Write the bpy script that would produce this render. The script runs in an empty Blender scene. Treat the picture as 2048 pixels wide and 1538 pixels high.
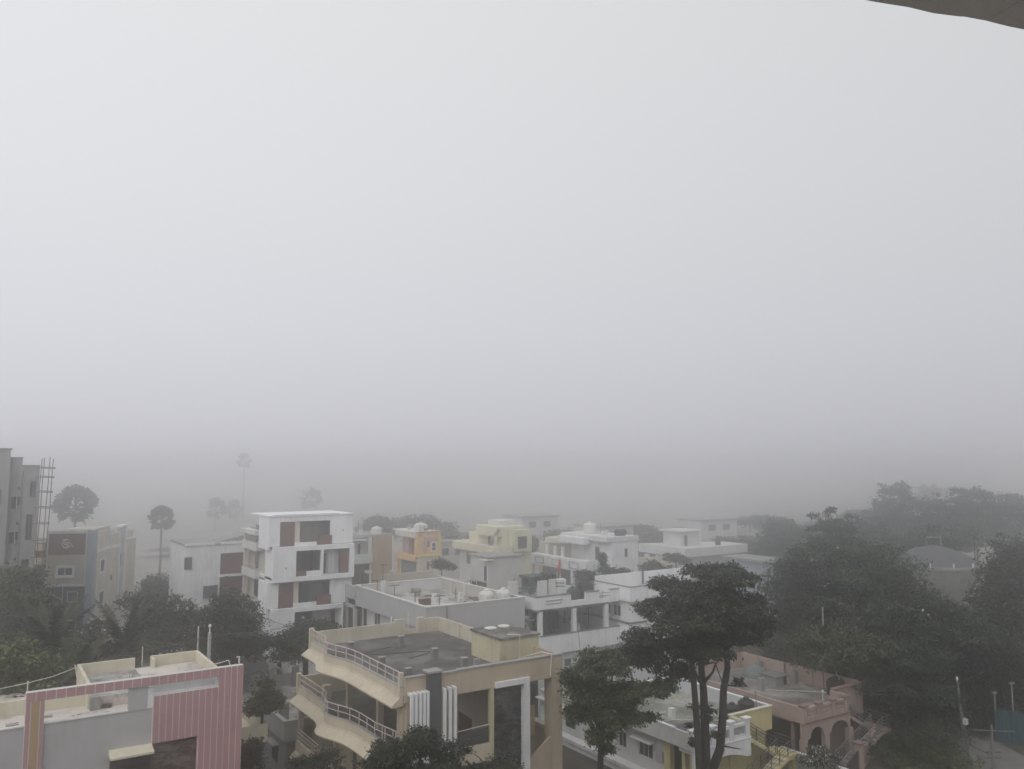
import bpy, math, random
import numpy as np
from mathutils import Vector, Matrix
random.seed(7); rng = np.random.default_rng(11)
S = bpy.context.scene; COL = S.collection
R = math.radians
# ---------------------------------------------------------------- camera, sky, sun, exposure
F, YH, H = 1632., 930., 22.0            # focal length and horizon in photo pixels, eye height
PITCH = math.atan((YH-769)/F); AZ = R(33.2)   # the street grid: +x runs right and away, +y left and away
cam = bpy.data.cameras.new('camera'); camo = bpy.data.objects.new('camera', cam); COL.objects.link(camo)
cam.sensor_width = 36; cam.lens = 36*F/2048; cam.clip_start = .05; cam.clip_end = 6000
camo.location = (0, 0, H); camo.rotation_euler = (R(90)+PITCH, 0, -AZ); S.camera = camo
w = bpy.data.worlds.new('World'); S.world = w; w.use_nodes = True
nt = w.node_tree; N = nt.nodes; L = nt.links; N.clear()
SUN_EL, SUN_AZ = R(45), R(235)           # behind fog, high on the left
sky = N.new('ShaderNodeTexSky'); sky.sky_type = 'NISHITA'; sky.sun_disc = False
sky.sun_elevation = SUN_EL; sky.sun_rotation = SUN_AZ; sky.dust_density = 6; sky.air_density = 1.5
tc = N.new('ShaderNodeTexCoord'); sep = N.new('ShaderNodeSeparateXYZ'); L.new(tc.outputs['Generated'], sep.inputs[0])
rp = N.new('ShaderNodeValToRGB'); L.new(sep.outputs['Z'], rp.inputs[0])
SKY = [(0, (.58, .58, .622)), (.06, (.615, .615, .66)), (.16, (.67, .675, .712)), (.32, (.71, .72, .745)), (.52, (.735, .75, .765)), (1, (.78, .79, .80))]
while len(rp.color_ramp.elements) < len(SKY): rp.color_ramp.elements.new(.5)
for e, (p, c) in zip(rp.color_ramp.elements, SKY): e.position = p; e.color = (*c, 1)
dot = N.new('ShaderNodeVectorMath'); dot.operation = 'DOT_PRODUCT'; L.new(tc.outputs['Generated'], dot.inputs[0])
dot.inputs[1].default_value = (-.80, .52, .3)           # fog glows a little towards the hidden sun
mr = N.new('ShaderNodeMapRange'); L.new(dot.outputs['Value'], mr.inputs[0])
for i, v in enumerate((-1, 1, .79, 1.17)): mr.inputs[1+i].default_value = v
gl = N.new('ShaderNodeVectorMath'); gl.operation = 'SCALE'; L.new(rp.outputs[0], gl.inputs[0]); L.new(mr.outputs[0], gl.inputs['Scale'])
ns = N.new('ShaderNodeVectorMath'); ns.operation = 'SCALE'; L.new(sky.outputs[0], ns.inputs[0]); ns.inputs['Scale'].default_value = .1
hs = N.new('ShaderNodeHueSaturation'); hs.inputs['Saturation'].default_value = .25; L.new(ns.outputs[0], hs.inputs['Color'])
mx = N.new('ShaderNodeMix'); mx.data_type = 'RGBA'; mx.inputs[0].default_value = .04
L.new(gl.outputs[0], mx.inputs[6]); L.new(hs.outputs[0], mx.inputs[7])
bg = N.new('ShaderNodeBackground'); bg.inputs[1].default_value = 1.0; L.new(mx.outputs[2], bg.inputs[0])
wo = N.new('ShaderNodeOutputWorld'); L.new(bg.outputs[0], wo.inputs[0])
sl = bpy.data.lights.new('sun', 'SUN'); sl.energy = 1.3; sl.angle = R(60); sl.color = (1, .98, .95)
so = bpy.data.objects.new('sun', sl); COL.objects.link(so); so.location = (-20, 20, 60)
sd = Vector((-.82*math.cos(SUN_EL), -.57*math.cos(SUN_EL), math.sin(SUN_EL)))
so.rotation_euler = (-sd).to_track_quat('-Z', 'Y').to_euler()
vs = S.view_settings; S.display_settings.display_device = 'sRGB'
vs.view_transform = 'Standard'; vs.look = 'None'; vs.exposure = 0; vs.gamma = 1; vs.use_curve_mapping = False
cy = S.cycles; cy.use_denoising = True; cy.max_bounces = 14; cy.diffuse_bounces = 3; cy.glossy_bounces = 2
cy.transmission_bounces = 3; cy.volume_bounces = 12; cy.transparent_max_bounces = 4; cy.sample_clamp_indirect = 4
cy.use_adaptive_sampling = True; cy.adaptive_threshold = .02

# ---------------------------------------------------------------- helpers
def ray(px, py):
    a = (px-1024)/F; b = (769-py)/F
    fh = math.cos(PITCH)-b*math.sin(PITCH); z = math.sin(PITCH)+b*math.cos(PITCH)
    return fh*math.sin(AZ)+a*math.cos(AZ), fh*math.cos(AZ)-a*math.sin(AZ), z
def atd(px, py, d):                     # point d metres (on plan) from the eye
    r = ray(px, py); t = d/math.hypot(r[0], r[1]); return Vector((r[0]*t, r[1]*t, H+r[2]*t))
def atz(px, py, z):
    r = ray(px, py); t = (z-H)/r[2]; return Vector((r[0]*t, r[1]*t, z))
def onY(px, py, y):
    r = ray(px, py); t = y/r[1]; return Vector((r[0]*t, y, H+r[2]*t))
def onX(px, py, x):
    r = ray(px, py); t = x/r[0]; return Vector((x, r[1]*t, H+r[2]*t))

class MB:
    def __init__(s): s.v = []; s.f = []
    def box(s, x0, x1, y0, y1, z0, z1):
        n = len(s.v); s.v += [(x0,y0,z0),(x1,y0,z0),(x1,y1,z0),(x0,y1,z0),(x0,y0,z1),(x1,y0,z1),(x1,y1,z1),(x0,y1,z1)]
        s.f += [(n,n+3,n+2,n+1),(n+4,n+5,n+6,n+7),(n,n+1,n+5,n+4),(n+1,n+2,n+6,n+5),(n+2,n+3,n+7,n+6),(n+3,n,n+4,n+7)]; return s
    def prism(s, poly, z0, z1):
        n = len(s.v); k = len(poly); s.v += [(x,y,z0) for x,y in poly]+[(x,y,z1) for x,y in poly]
        s.f += [tuple(range(n+k-1, n-1, -1)), tuple(range(n+k, n+2*k))]+[(n+i, n+(i+1)%k, n+k+(i+1)%k, n+k+i) for i in range(k)]; return s
    def hull8(s, p):                     # 8 corners, bottom ring then top ring
        n = len(s.v); s.v += [tuple(q) for q in p]
        s.f += [(n+3,n+2,n+1,n),(n+4,n+5,n+6,n+7),(n,n+1,n+5,n+4),(n+1,n+2,n+6,n+5),(n+2,n+3,n+7,n+6),(n+3,n,n+4,n+7)]; return s
    def tube(s, pts, r, n=6, r1=None, cap=True):
        pts = [Vector(p) for p in pts]; m = len(pts); base = len(s.v)
        for i, p in enumerate(pts):
            t = (pts[min(i+1, m-1)]-pts[max(i-1, 0)]).normalized()
            u = t.cross(Vector((0,0,1))) if abs(t.z) < .95 else t.cross(Vector((1,0,0))); u.normalize(); q = t.cross(u)
            rr = r if r1 is None else r+(r1-r)*i/(m-1)
            for k in range(n):
                a = 2*math.pi*k/n; s.v.append(tuple(p+(u*math.cos(a)+q*math.sin(a))*rr))
        for i in range(m-1):
            for k in range(n): s.f.append((base+i*n+k, base+i*n+(k+1)%n, base+(i+1)*n+(k+1)%n, base+(i+1)*n+k))
        if cap: s.f += [tuple(base+k for k in range(n)), tuple(base+(m-1)*n+k for k in range(n))]
        return s
    def lathe(s, c, prof, n=16):
        b = len(s.v); m = len(prof)
        for r, z in prof:
            for k in range(n):
                a = 2*math.pi*k/n; s.v.append((c[0]+r*math.cos(a), c[1]+r*math.sin(a), c[2]+z))
        for i in range(m-1):
            for k in range(n): s.f.append((b+i*n+k, b+i*n+(k+1)%n, b+(i+1)*n+(k+1)%n, b+(i+1)*n+k))
        s.f += [tuple(b+n-1-k for k in range(n)), tuple(b+(m-1)*n+k for k in range(n))]; return s
    def sweep(s, path, prof):            # closed profile (out, z) carried along a plan path, out = towards -x
        b = len(s.v); k = len(prof); m = len(path)
        for x, y in path: s.v += [(x-o, y, z) for o, z in prof]
        for i in range(m-1):
            for j in range(k): s.f.append((b+i*k+j, b+i*k+(j+1)%k, b+(i+1)*k+(j+1)%k, b+(i+1)*k+j))
        s.f += [tuple(b+j for j in range(k)), tuple(b+(m-1)*k+j for j in reversed(range(k)))]; return s
    def mesh(s, name, m, off=(0,0,0), xf=None):
        me = bpy.data.meshes.new(name); ox, oy, oz = off
        if xf: s.v = [(x*xf[0], y, z if z <= 0 else H-(H-z)*xf[1]) for x, y, z in s.v]
        me.from_pydata([(x-ox, y-oy, z-oz) for x, y, z in s.v], [], s.f); me.materials.append(m); return me

OFF = {}; XF = {}              # XF: width and height factors of a model measured off square
def T(name, label, cat, loc, group=None, rot=0):
    o = bpy.data.objects.new(name, None); COL.objects.link(o); o.empty_display_size = .3
    o.location = loc; o.rotation_euler.z = rot; o['label'] = label; o['category'] = cat
    if group: o['group'] = group
    OFF[o.name] = (0,0,0) if rot else tuple(loc)
    return o
def link(name, me, parent, loc=(0,0,0), rot=None, scale=None, stuff=False, label=None):
    o = bpy.data.objects.new(name, me); COL.objects.link(o); o.parent = parent; o.location = loc
    if rot: o.rotation_euler = rot
    if scale: o.scale = scale
    if stuff: o['kind'] = 'stuff'
    if label: o['label'] = label
    if parent:
        OFF[o.name] = OFF[parent.name]
        if parent.name in XF: XF[o.name] = XF[parent.name]
    return o
def P(name, parent, m, *boxes, mb=None, label=None, stuff=False, bevel=0):
    b = mb or MB()
    for q in boxes: b.box(*q)
    o = link(name, b.mesh(name, m, OFF[parent.name], XF.get(parent.name)), parent, stuff=stuff, label=label)
    if bevel:
        md = o.modifiers.new('bevel', 'BEVEL'); md.width = bevel; md.segments = 2; md.limit_method = 'ANGLE'
    return o
def single(name, m, mb, label, cat, group=None, loc=None):       # a thing that is one mesh
    if loc is None:
        a = np.array(mb.v); loc = ((a[:,0].min()+a[:,0].max())/2, (a[:,1].min()+a[:,1].max())/2, a[:,2].min())
    o = bpy.data.objects.new(name, mb.mesh(name, m, loc)); COL.objects.link(o); o.location = loc
    o['label'] = label; o['category'] = cat
    if group: o['group'] = group
    return o
def structure(name, m, mb):
    o = bpy.data.objects.new(name, mb.mesh(name, m)); COL.objects.link(o); o['kind'] = 'structure'; return o
def rects(a0, a1, b0, b1, holes):        # a rectangle minus holes, as rectangles
    bs = sorted({b0, b1, *[max(b0, min(b1, h[2])) for h in holes], *[max(b0, min(b1, h[3])) for h in holes]}); out = []
    for lo, hi in zip(bs, bs[1:]):
        if hi-lo < 1e-4: continue
        mid = (lo+hi)/2; hs_ = sorted((h[0], h[1]) for h in holes if h[2] < mid < h[3]); a = a0
        for p, q in hs_:
            if p > a: out.append((a, p, lo, hi))
            a = max(a, q)
        if a < a1: out.append((a, a1, lo, hi))
    return out
def wallY(y0, y1, x0, x1, z0, z1, holes=()): return [(a, b, y0, y1, c, d) for a, b, c, d in rects(x0, x1, z0, z1, holes)]
def wallX(x0, x1, y0, y1, z0, z1, holes=()): return [(x0, x1, a, b, c, d) for a, b, c, d in rects(y0, y1, z0, z1, holes)]
def window(parent, face, p, a0, a1, z0, z1, fm, gm, n=2, fw=.06, depth=.06, name='window', bars=0, rows=1):
    """window in a wall facing -y (face 'Y') or -x ('X') whose plane is p: frame part, panes as sub-parts"""
    def bx(q0, q1, u0, u1, d0, d1): return (u0, u1, p+d0, p+d1, q0, q1) if face == 'Y' else (p+d0, p+d1, u0, u1, q0, q1)
    b = [bx(z0, z0+fw, a0, a1, 0, depth), bx(z1-fw, z1, a0, a1, 0, depth), bx(z0+fw, z1-fw, a0, a0+fw, 0, depth), bx(z0+fw, z1-fw, a1-fw, a1, 0, depth)]
    wd = (a1-a0-2*fw)/n
    for i in range(1, n): b.append(bx(z0+fw, z1-fw, a0+fw+wd*i-fw*.35, a0+fw+wd*i+fw*.35, .004, depth-.004))
    hh = (z1-z0-2*fw)/rows
    for j in range(1, rows): b.append(bx(z0+fw+hh*j-fw*.3, z0+fw+hh*j+fw*.3, a0+fw, a1-fw, .008, depth-.008))
    for i in range(bars): b.append(bx(z0+fw+(z1-z0-2*fw)*(i+1)/(bars+1)-.012, z0+fw+(z1-z0-2*fw)*(i+1)/(bars+1)+.012, a0+fw, a1-fw, -.012, .012))
    f = P(name, parent, fm, *b)
    for i in range(n):
        for j in range(rows): P('pane', f, gm, bx(z0+fw+hh*j, z0+fw+hh*(j+1), a0+fw+wd*i, a0+fw+wd*(i+1), depth*.45, depth*.6))
    return f
def railing(parent, path, h, m, mids=(.5,), step=.9, r=.025, pr=.02, name='baluster', pair=0):
    """rails along a 3-D path, each rail and each baluster its own part"""
    path = [Vector(p) for p in path]
    for k in (1,)+tuple(mids):
        P('rail', parent, m, mb=MB().tube([p+Vector((0,0,h*k)) for p in path], r if k == 1 else r*.8, 5))
    me = MB().box(-pr, pr, -pr, pr, 0, h).mesh(name, m); off = Vector(OFF[parent.name])
    d = 0; nxt = 0
    for a, b in zip(path, path[1:]):
        l = (b-a).length
        while nxt <= d+l+1e-6:
            q = a+(b-a)*((nxt-d)/l); link(name, me, parent, q-off)
            if pair and nxt+pair <= d+l: link(name, me, parent, a+(b-a)*((nxt+pair-d)/l)-off)
            nxt += step
        d += l

# ---------------------------------------------------------------- materials
def nodes(name):
    m = bpy.data.materials.new(name); m.use_nodes = True; t = m.node_tree; t.nodes.clear()
    o = t.nodes.new('ShaderNodeOutputMaterial'); p = t.nodes.new('ShaderNodeBsdfPrincipled'); t.links.new(p.outputs[0], o.inputs[0])
    return m, t, p
def noise(t, scale, detail=5, vec=None, rough=.6):
    n = t.nodes.new('ShaderNodeTexNoise'); n.inputs['Scale'].default_value = scale; n.inputs['Detail'].default_value = detail; n.inputs['Roughness'].default_value = rough
    if vec: t.links.new(vec, n.inputs['Vector'])
    return n.outputs['Fac']
def ramp(t, fac, pts):
    r = t.nodes.new('ShaderNodeValToRGB'); t.links.new(fac, r.inputs[0])
    while len(r.color_ramp.elements) < len(pts): r.color_ramp.elements.new(.5)
    for e, (p, c) in zip(r.color_ramp.elements, pts): e.position = p; e.color = (*c, 1) if len(c) == 3 else c
    return r.outputs[0]
def g(v): return (v, v, v)
def mixc(t, fac, a, b, mode='MIX'):
    x = t.nodes.new('ShaderNodeMix'); x.data_type = 'RGBA'; x.blend_type = mode
    for k, v in ((0, fac), (6, a), (7, b)):
        if hasattr(v, 'links'): t.links.new(v, x.inputs[k])
        elif k == 0: x.inputs[0].default_value = v
        else: x.inputs[k].default_value = (*v, 1)
    return x.outputs[2]
def paint(name, c, dirt=.35, rough=.85, spot=.0, bump=.15, var=.1):
    m, t, p = nodes(name); v = t.nodes.new('ShaderNodeTexCoord').outputs['Object']
    mp = t.nodes.new('ShaderNodeMapping'); mp.inputs['Scale'].default_value = (1.3, 1.3, .2); t.links.new(v, mp.inputs[0])
    big = ramp(t, noise(t, .55, 6, v), [(.3, tuple(x*(1-var*1.3) for x in c)), (.55, c), (.75, tuple(min(1, x*(1+var*.6)) for x in c))])
    st = ramp(t, noise(t, 1.6, 9, mp.outputs[0], .72), [(.46, g(0)), (.72, g(1))])
    st = mixc(t, 1.0, st, ramp(t, noise(t, .7, 5, v), [(.38, g(.3)), (.58, g(1))]), 'MULTIPLY')
    k = t.nodes.new('ShaderNodeMath'); k.operation = 'MULTIPLY'; t.links.new(st, k.inputs[0]); k.inputs[1].default_value = min(.85, dirt*1.5)
    grime = tuple(x*.42+.015*y for x, y in zip(c, (1.1, 1, .85)))
    col = mixc(t, k.outputs[0], big, grime)
    if spot:
        sp = ramp(t, noise(t, 2.4, 9, v, .7), [(.6, g(0)), (.68, g(1))])
        k2 = t.nodes.new('ShaderNodeMath'); k2.operation = 'MULTIPLY'; t.links.new(sp, k2.inputs[0]); k2.inputs[1].default_value = spot
        col = mixc(t, k2.outputs[0], col, tuple(x*.3 for x in c))
    t.links.new(col, p.inputs['Base Color']); p.inputs['Roughness'].default_value = rough; p.inputs['Specular IOR Level'].default_value = .25
    if bump:
        b = t.nodes.new('ShaderNodeBump'); b.inputs['Strength'].default_value = bump; b.inputs['Distance'].default_value = .02
        t.links.new(noise(t, 22, 4, v), b.inputs['Height']); t.links.new(b.outputs[0], p.inputs['Normal'])
    return m
def mottled(name, cols, scale=.5, rough=.95):     # weathered flat roofs and ground
    m, t, p = nodes(name); v = t.nodes.new('ShaderNodeTexCoord').outputs['Object']
    a = noise(t, scale, 10, v, .68); b_ = noise(t, scale*7, 8, v, .7)
    x = t.nodes.new('ShaderNodeMath'); x.operation = 'MULTIPLY_ADD'; t.links.new(b_, x.inputs[0]); x.inputs[1].default_value = .45; 
    y = t.nodes.new('ShaderNodeMath'); y.operation = 'MULTIPLY'; t.links.new(a, y.inputs[0]); y.inputs[1].default_value = .75; t.links.new(y.outputs[0], x.inputs[2])
    n = len(cols); col = ramp(t, x.outputs[0], [(.46+.22*i/(n-1), c) for i, c in enumerate(cols)])
    t.links.new(col, p.inputs['Base Color']); p.inputs['Roughness'].default_value = rough; p.inputs['Specular IOR Level'].default_value = .2
    b = t.nodes.new('ShaderNodeBump'); b.inputs['Strength'].default_value = .3; b.inputs['Distance'].default_value = .03
    t.links.new(b_, b.inputs['Height']); t.links.new(b.outputs[0], p.inputs['Normal'])
    return m
def plain(name, c, rough=.6, spec=.3, metal=0):
    m, t, p = nodes(name); v = t.nodes.new('ShaderNodeTexCoord').outputs['Object']
    t.links.new(ramp(t, noise(t, 4, 4, v), [(.3, tuple(x*.8 for x in c)), (.7, tuple(min(1, x*1.1) for x in c))]), p.inputs['Base Color'])
    p.inputs['Roughness'].default_value = rough; p.inputs['Specular IOR Level'].default_value = spec; p.inputs['Metallic'].default_value = metal
    return m
def leafmat(name, a, b, pale=0, palec=(.5, .5, .4), rough=.55):
    a, b = [tuple(x*.62 for x in c) for c in (a, b)]; m, t, p = nodes(name); gi = t.nodes.new('ShaderNodeNewGeometry').outputs['Random Per Island']
    v = t.nodes.new('ShaderNodeTexCoord').outputs['Object']
    col = mixc(t, ramp(t, noise(t, .45, 4, v), [(.35, g(0)), (.65, g(1))]), a, b)
    col = mixc(t, ramp(t, gi, [(.3, g(.0)), (1, g(.9))]), col, tuple(x*2.3 for x in b))
    if pale: col = mixc(t, ramp(t, gi, [(1-pale-.001, g(0)), (1-pale, g(1))]), col, palec)
    t.links.new(col, p.inputs['Base Color']); p.inputs['Roughness'].default_value = rough; p.inputs['Specular IOR Level'].default_value = .3
    return m
cream = paint('cream_paint', (.55, .487, .385), .35, spot=.06); creamd = paint('cream_facade_paint', (.465, .39, .295), .3, var=.06)
cream_stain = paint('cream_parapet_weathered', (.55, .50, .41), .6, spot=.3)
greyedge = paint('cement_coping', (.33, .32, .31), .3)
white = paint('white_paint', (.74, .74, .75), .34); white2 = paint('white_facade_paint', (.80, .80, .81), .26, var=.07)
offwhite = paint('off_white_paint', (.62, .61, .60), .3); greyw = paint('pale_grey_paint', (.43, .425, .43), .16, var=.07)
greenw = paint('pale_green_paint', (.55, .60, .57), .3)
greyblue = paint('slate_paint', (.10, .103, .125), .2); bluegrey = paint('blue_grey_pillar_paint', (.33, .36, .40), .2)
beige = paint('beige_paint', (.50, .455, .39), .3); pinkbeige = paint('pink_beige_paint', (.62, .57, .50), .4)
redbrown = paint('red_brown_paint', (.20, .105, .095), .2); brownp = plain('brown_panel', (.165, .085, .075), .6)
cement = paint('bare_cement', (.30, .295, .285), .55, spot=.25); cement_d = paint('dark_cement', (.19, .185, .18), .5, spot=.3)
dgrey = paint('charcoal_paint', (.085, .085, .095), .2, .7); yellowp = paint('yellow_paint', (.58, .51, .27), .3)
orangep = paint('orange_paint', (.68, .46, .23), .2); pinkp = paint('mauve_paint', (.47, .36, .37), .25); ochre = paint('ochre_brown_wall', (.40, .32, .22), .5)
salmon = paint('salmon_paint', (.40, .305, .27), .35); salmon_d = paint('salmon_trim', (.24, .165, .15), .35)
paleyellow = paint('pale_yellow_paint', (.64, .60, .47), .3); tilepink = paint('pink_tile', (.44, .255, .265), .3, .45, var=.05, bump=.05)
tileorange = paint('tan_tile', (.42, .29, .165), .15, .35, bump=.05)
roofdark = mottled('roof_concrete_dark', [(.055, .052, .05), (.085, .081, .079), (.105, .10, .097), (.17, .163, .158)], .35)
roofgrey = mottled('roof_concrete_mossy', [(.07, .068, .06), (.20, .195, .18), (.33, .32, .30), (.46, .45, .43)], .5)
roofwhite = mottled('roof_limewash', [(.16, .145, .13), (.46, .415, .385), (.57, .52, .485), (.62, .57, .535)], .4)
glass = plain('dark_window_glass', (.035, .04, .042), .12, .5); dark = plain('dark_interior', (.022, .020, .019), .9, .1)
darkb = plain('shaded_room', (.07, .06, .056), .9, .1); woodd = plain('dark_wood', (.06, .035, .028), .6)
railw = plain('painted_rail_pinkish', (.56, .49, .48), .5); raild = plain('iron_rail', (.10, .10, .105), .5, .4, .4); steel = plain('steel_rail', (.42, .42, .43), .35, .5, .6)
tankw = plain('white_tank_plastic', (.62, .62, .59), .5); tankb = plain('black_tank_plastic', (.022, .023, .025), .5); tankg = plain('dark_green_tank', (.05, .075, .068), .6)
bamboo = plain('bamboo', (.16, .13, .10), .8); pipew = plain('white_pipe', (.62, .60, .54), .5); polec = paint('pole_concrete', (.42, .41, .39), .3); rust = plain('rusty_iron', (.09, .06, .05), .9)
bark = paint('bark', (.042, .036, .031), .5, .95, bump=.6, spot=.3); barkl = paint('palm_bark', (.13, .12, .11), .4, .95)
cloth_d = plain('dark_cloth', (.06, .056, .058), .95, .1); flagc = plain('orange_flag_cloth', (.55, .10, .05), .9, .1); bluesheet = plain('teal_sheet', (.028, .065, .08), .6)
lf_crown = leafmat('leaf_crown', (.014, .019, .011), (.05, .058, .03), .06, (.13, .14, .085)); lf_dark = leafmat('leaf_dark', (.018, .026, .014), (.03, .04, .02)); lf_mid = leafmat('leaf_mid', (.022, .03, .017), (.04, .05, .026))
lf_olive = leafmat('leaf_olive', (.04, .05, .025), (.07, .078, .035)); lf_bright = leafmat('leaf_bright', (.05, .065, .025), (.10, .12, .04))
lf_flower = leafmat('leaf_with_blossom', (.022, .03, .017), (.042, .052, .027), .007, (.30, .29, .25))
lf_white = leafmat('leaf_white_blossom', (.03, .036, .022), (.05, .055, .035), .2, (.5, .48, .43))
lf_palm = leafmat('palm_leaflet', (.02, .028, .013), (.038, .046, .02)); lf_dry = leafmat('dry_frond', (.20, .14, .10), (.28, .20, .15))

# ---------------------------------------------------------------- ground, roads, haze
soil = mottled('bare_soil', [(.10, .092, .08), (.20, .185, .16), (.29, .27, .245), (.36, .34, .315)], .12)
road_m = mottled('pale_road', [(.10, .092, .088), (.15, .138, .132), (.185, .17, .163), (.22, .205, .195)], .3)
gm = MB(); gm.v = [(-300,-300,0),(1300,-300,0),(1300,1300,0),(-300,1300,0)]; gm.f = [(0,1,2,3)]
structure('ground', soil, gm)
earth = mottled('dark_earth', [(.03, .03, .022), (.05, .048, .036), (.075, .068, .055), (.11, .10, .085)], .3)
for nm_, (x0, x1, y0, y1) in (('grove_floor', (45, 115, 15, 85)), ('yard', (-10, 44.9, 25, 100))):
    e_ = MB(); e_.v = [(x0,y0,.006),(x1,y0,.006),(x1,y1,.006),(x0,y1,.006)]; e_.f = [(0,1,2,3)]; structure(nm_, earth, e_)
def strip(pts, wd, z):
    b = MB(); pts = [Vector((*p, 0)) for p in pts]
    for i, p in enumerate(pts):
        t = (pts[min(i+1, len(pts)-1)]-pts[max(i-1, 0)]).normalized(); nn = Vector((-t.y, t.x, 0))*wd/2
        b.v += [(p.x+nn.x, p.y+nn.y, z), (p.x-nn.x, p.y-nn.y, z)]
    b.f = [(2*i, 2*i+1, 2*i+3, 2*i+2) for i in range(len(pts)-1)]; return b
structure('road', road_m, strip([(58.5,20),(62,28),(65,33.2),(67.8,37.5),(69.6,41.5),(70.6,46),(71,60)], 5.2, .02))
structure('lane', road_m, strip([(17.4,20),(17.4,57),(17.6,110)], 3.2, .02))
hz = MB().box(-320, 1320, -320, 1320, -1, 27.5)
hm = bpy.data.materials.new('fog'); hm.use_nodes = True; ht = hm.node_tree; ht.nodes.clear()
ho = ht.nodes.new('ShaderNodeOutputMaterial'); hv = ht.nodes.new('ShaderNodeVolumePrincipled'); ht.links.new(hv.outputs[0], ho.inputs['Volume'])
hv.inputs['Color'].default_value = (.985, .988, 1, 1); hv.inputs['Density'].default_value = .0064; hv.inputs['Anisotropy'].default_value = .93
haze = bpy.data.objects.new('haze', hz.mesh('haze', hm)); COL.objects.link(haze); haze['kind'] = 'stuff'

# ---------------------------------------------------------------- cream house with waving balconies
def wave(y, c, a):
    t = (y-c); return a*math.exp(-(t/1.25)**2) if t > 0 else a*math.exp(-(t/1.9)**2)
ho_ = T('cream_house', 'cream house with wavy railed balconies, white fins and a dark pillar on its front', 'house', (19.9, 41.2, 0))
ys = [41.35+(55.8-41.35)*i/44 for i in range(45)]; ys2 = [41.9+(57.-41.9)*i/44 for i in range(45)]
p1 = [(19.9-wave(y, 51.1, .62), y) for y in ys]; p2 = [(19.55-wave(y, 49.6, .8)+max(0, 44-y)*.14, y) for y in ys2]
P('roof_slab', ho_, roofdark, mb=MB().prism([(x+.12, y) for x, y in p1]+[(29.85, 55.8), (29.85, 43.9), (30.5, 43.9), (30.5, 41.35)], 9.28, 9.6))
def band(zt, path, h1, h2):
    return MB().sweep(path, [(0, zt), (0, zt-h1), (.06, zt-h1-.02), (.06, zt-h1-.07), (.16, zt-h1-.16), (.42, zt-h1-h2*.72), (.58, zt-h1-h2), (.55, zt-h1-h2-.1), (-.13, zt-h1-h2-.06), (-.13, zt)])
P('roof_band', ho_, cream, mb=band(10.02, p1, .46, .46)); P('terrace_band', ho_, cream, mb=band(6.82, p2, .55, .5))
P('coping', ho_, greyedge, mb=MB().sweep(p1, [(.03, 10.06), (.03, 10.02), (-.16, 10.02), (-.16, 10.06)]))
P('coping', ho_, greyedge, mb=MB().sweep(p2, [(.03, 6.86), (.03, 6.82), (-.16, 6.82), (-.16, 6.86)]))
railing(ho_, [(x+.04, y, 10.06) for x, y in p1], .7, railw, (.52,), 1.08, .028, .022, pair=.28)
railing(ho_, [(x+.04, y, 6.86) for x, y in p2], .74, railw, (.52,), 1.08, .028, .022, pair=.28)
for q in ((19.85, 20.15, 55.6, 55.9, 9.0, 10.82), (19.8, 20.06, 41.36, 41.6, 9.6, 10.78), (19.45, 19.75, 56.85, 57.1, 6.2, 7.62)): P('end_post', ho_, cream, q)
P('back_parapet', ho_, cream_stain, (20.15, 26.2, 55.66, 55.82, 9.6, 10.55), (26.2, 27.0, 55.6, 55.84, 9.6, 10.75), (28.0, 28.5, 55.55, 55.85, 9.6, 10.75), (28.5, 29.95, 55.66, 55.82, 9.6, 10.6), (27.0, 28.0, 55.7, 55.8, 9.6, 9.95))
P('side_parapet', ho_, cream_stain, (29.8, 29.95, 47.6, 55.66, 9.6, 10.6), (29.74, 30.0, 52.4, 52.65, 9.6, 10.62))
P('front_parapet', ho_, creamd, (20.06, 21.32, 41.2, 41.36, 9.2, 10.5), (22.1, 23.28, 41.2, 41.36, 9.2, 10.45), (23.28, 30.6, 41.15, 41.35, 9.22, 10.5), (30.45, 30.6, 41.35, 43.9, 9.22, 10.5))
P('coping', ho_, greyedge, (20.06, 21.3, 41.14, 41.42, 10.5, 10.56), (22.12, 23.24, 41.14, 41.42, 10.45, 10.52), (23.24, 30.66, 41.09, 41.41, 10.5, 10.57))
P('dark_pillar', ho_, dgrey, (21.32, 22.1, 40.85, 41.5, 0, 10.66)); P('pillar_cap', ho_, greyedge, (21.25, 22.17, 40.78, 41.56, 10.66, 10.76))
fin = MB().box(-.075, .075, 0, .16, 0, 6.6).box(-.075, .075, .16, .52, 6.45, 6.6).mesh('fin', white)
for x in (20.28, 20.53, 20.78, 21.01, 21.23, 22.28, 22.62, 22.94): link('fin', fin, ho_, (x-19.9, 40.72-41.2, 3.15))
P('front_wall', ho_, creamd, (20.2, 21.32, 41.24, 41.5, 0, 9.2), (22.1, 23.28, 41.24, 41.5, 0, 9.2), (20.06, 20.3, 41.5, 41.8, 5.6, 9.2))
P('core_wall', ho_, cream, *wallX(24.0, 24.2, 43.6, 55.7, 0, 9.28, [(44.6, 45.6, 6.0, 8.2), (49.5, 51, 6.9, 8.2)]), (24.2, 29.9, 55.5, 55.7, 0, 9.28), (29.7, 29.9, 43.6, 55.5, 0, 9.28), (23.28, 23.4, 41.5, 43.6, 0, 9.28))
P('door', ho_, woodd, (24.06, 24.12, 44.6, 45.6, 6.0, 8.2)); window(ho_, 'X', 24.05, 49.5, 51, 6.9, 8.2, white, glass, 2)
P('terrace_floor', ho_, roofdark, mb=MB().prism([(x+.12, y) for x, y in p2]+[(24.0, 57.0), (24.0, 41.9)], 5.72, 6.0))
P('terrace_back_wall', ho_, cream, (19.75, 24.2, 56.9, 57.06, 6.0, 7.38)); P('masonry_block', ho_, cream, (20.7, 21.25, 55.0, 55.5, 6.0, 7.0), bevel=.02)
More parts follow.
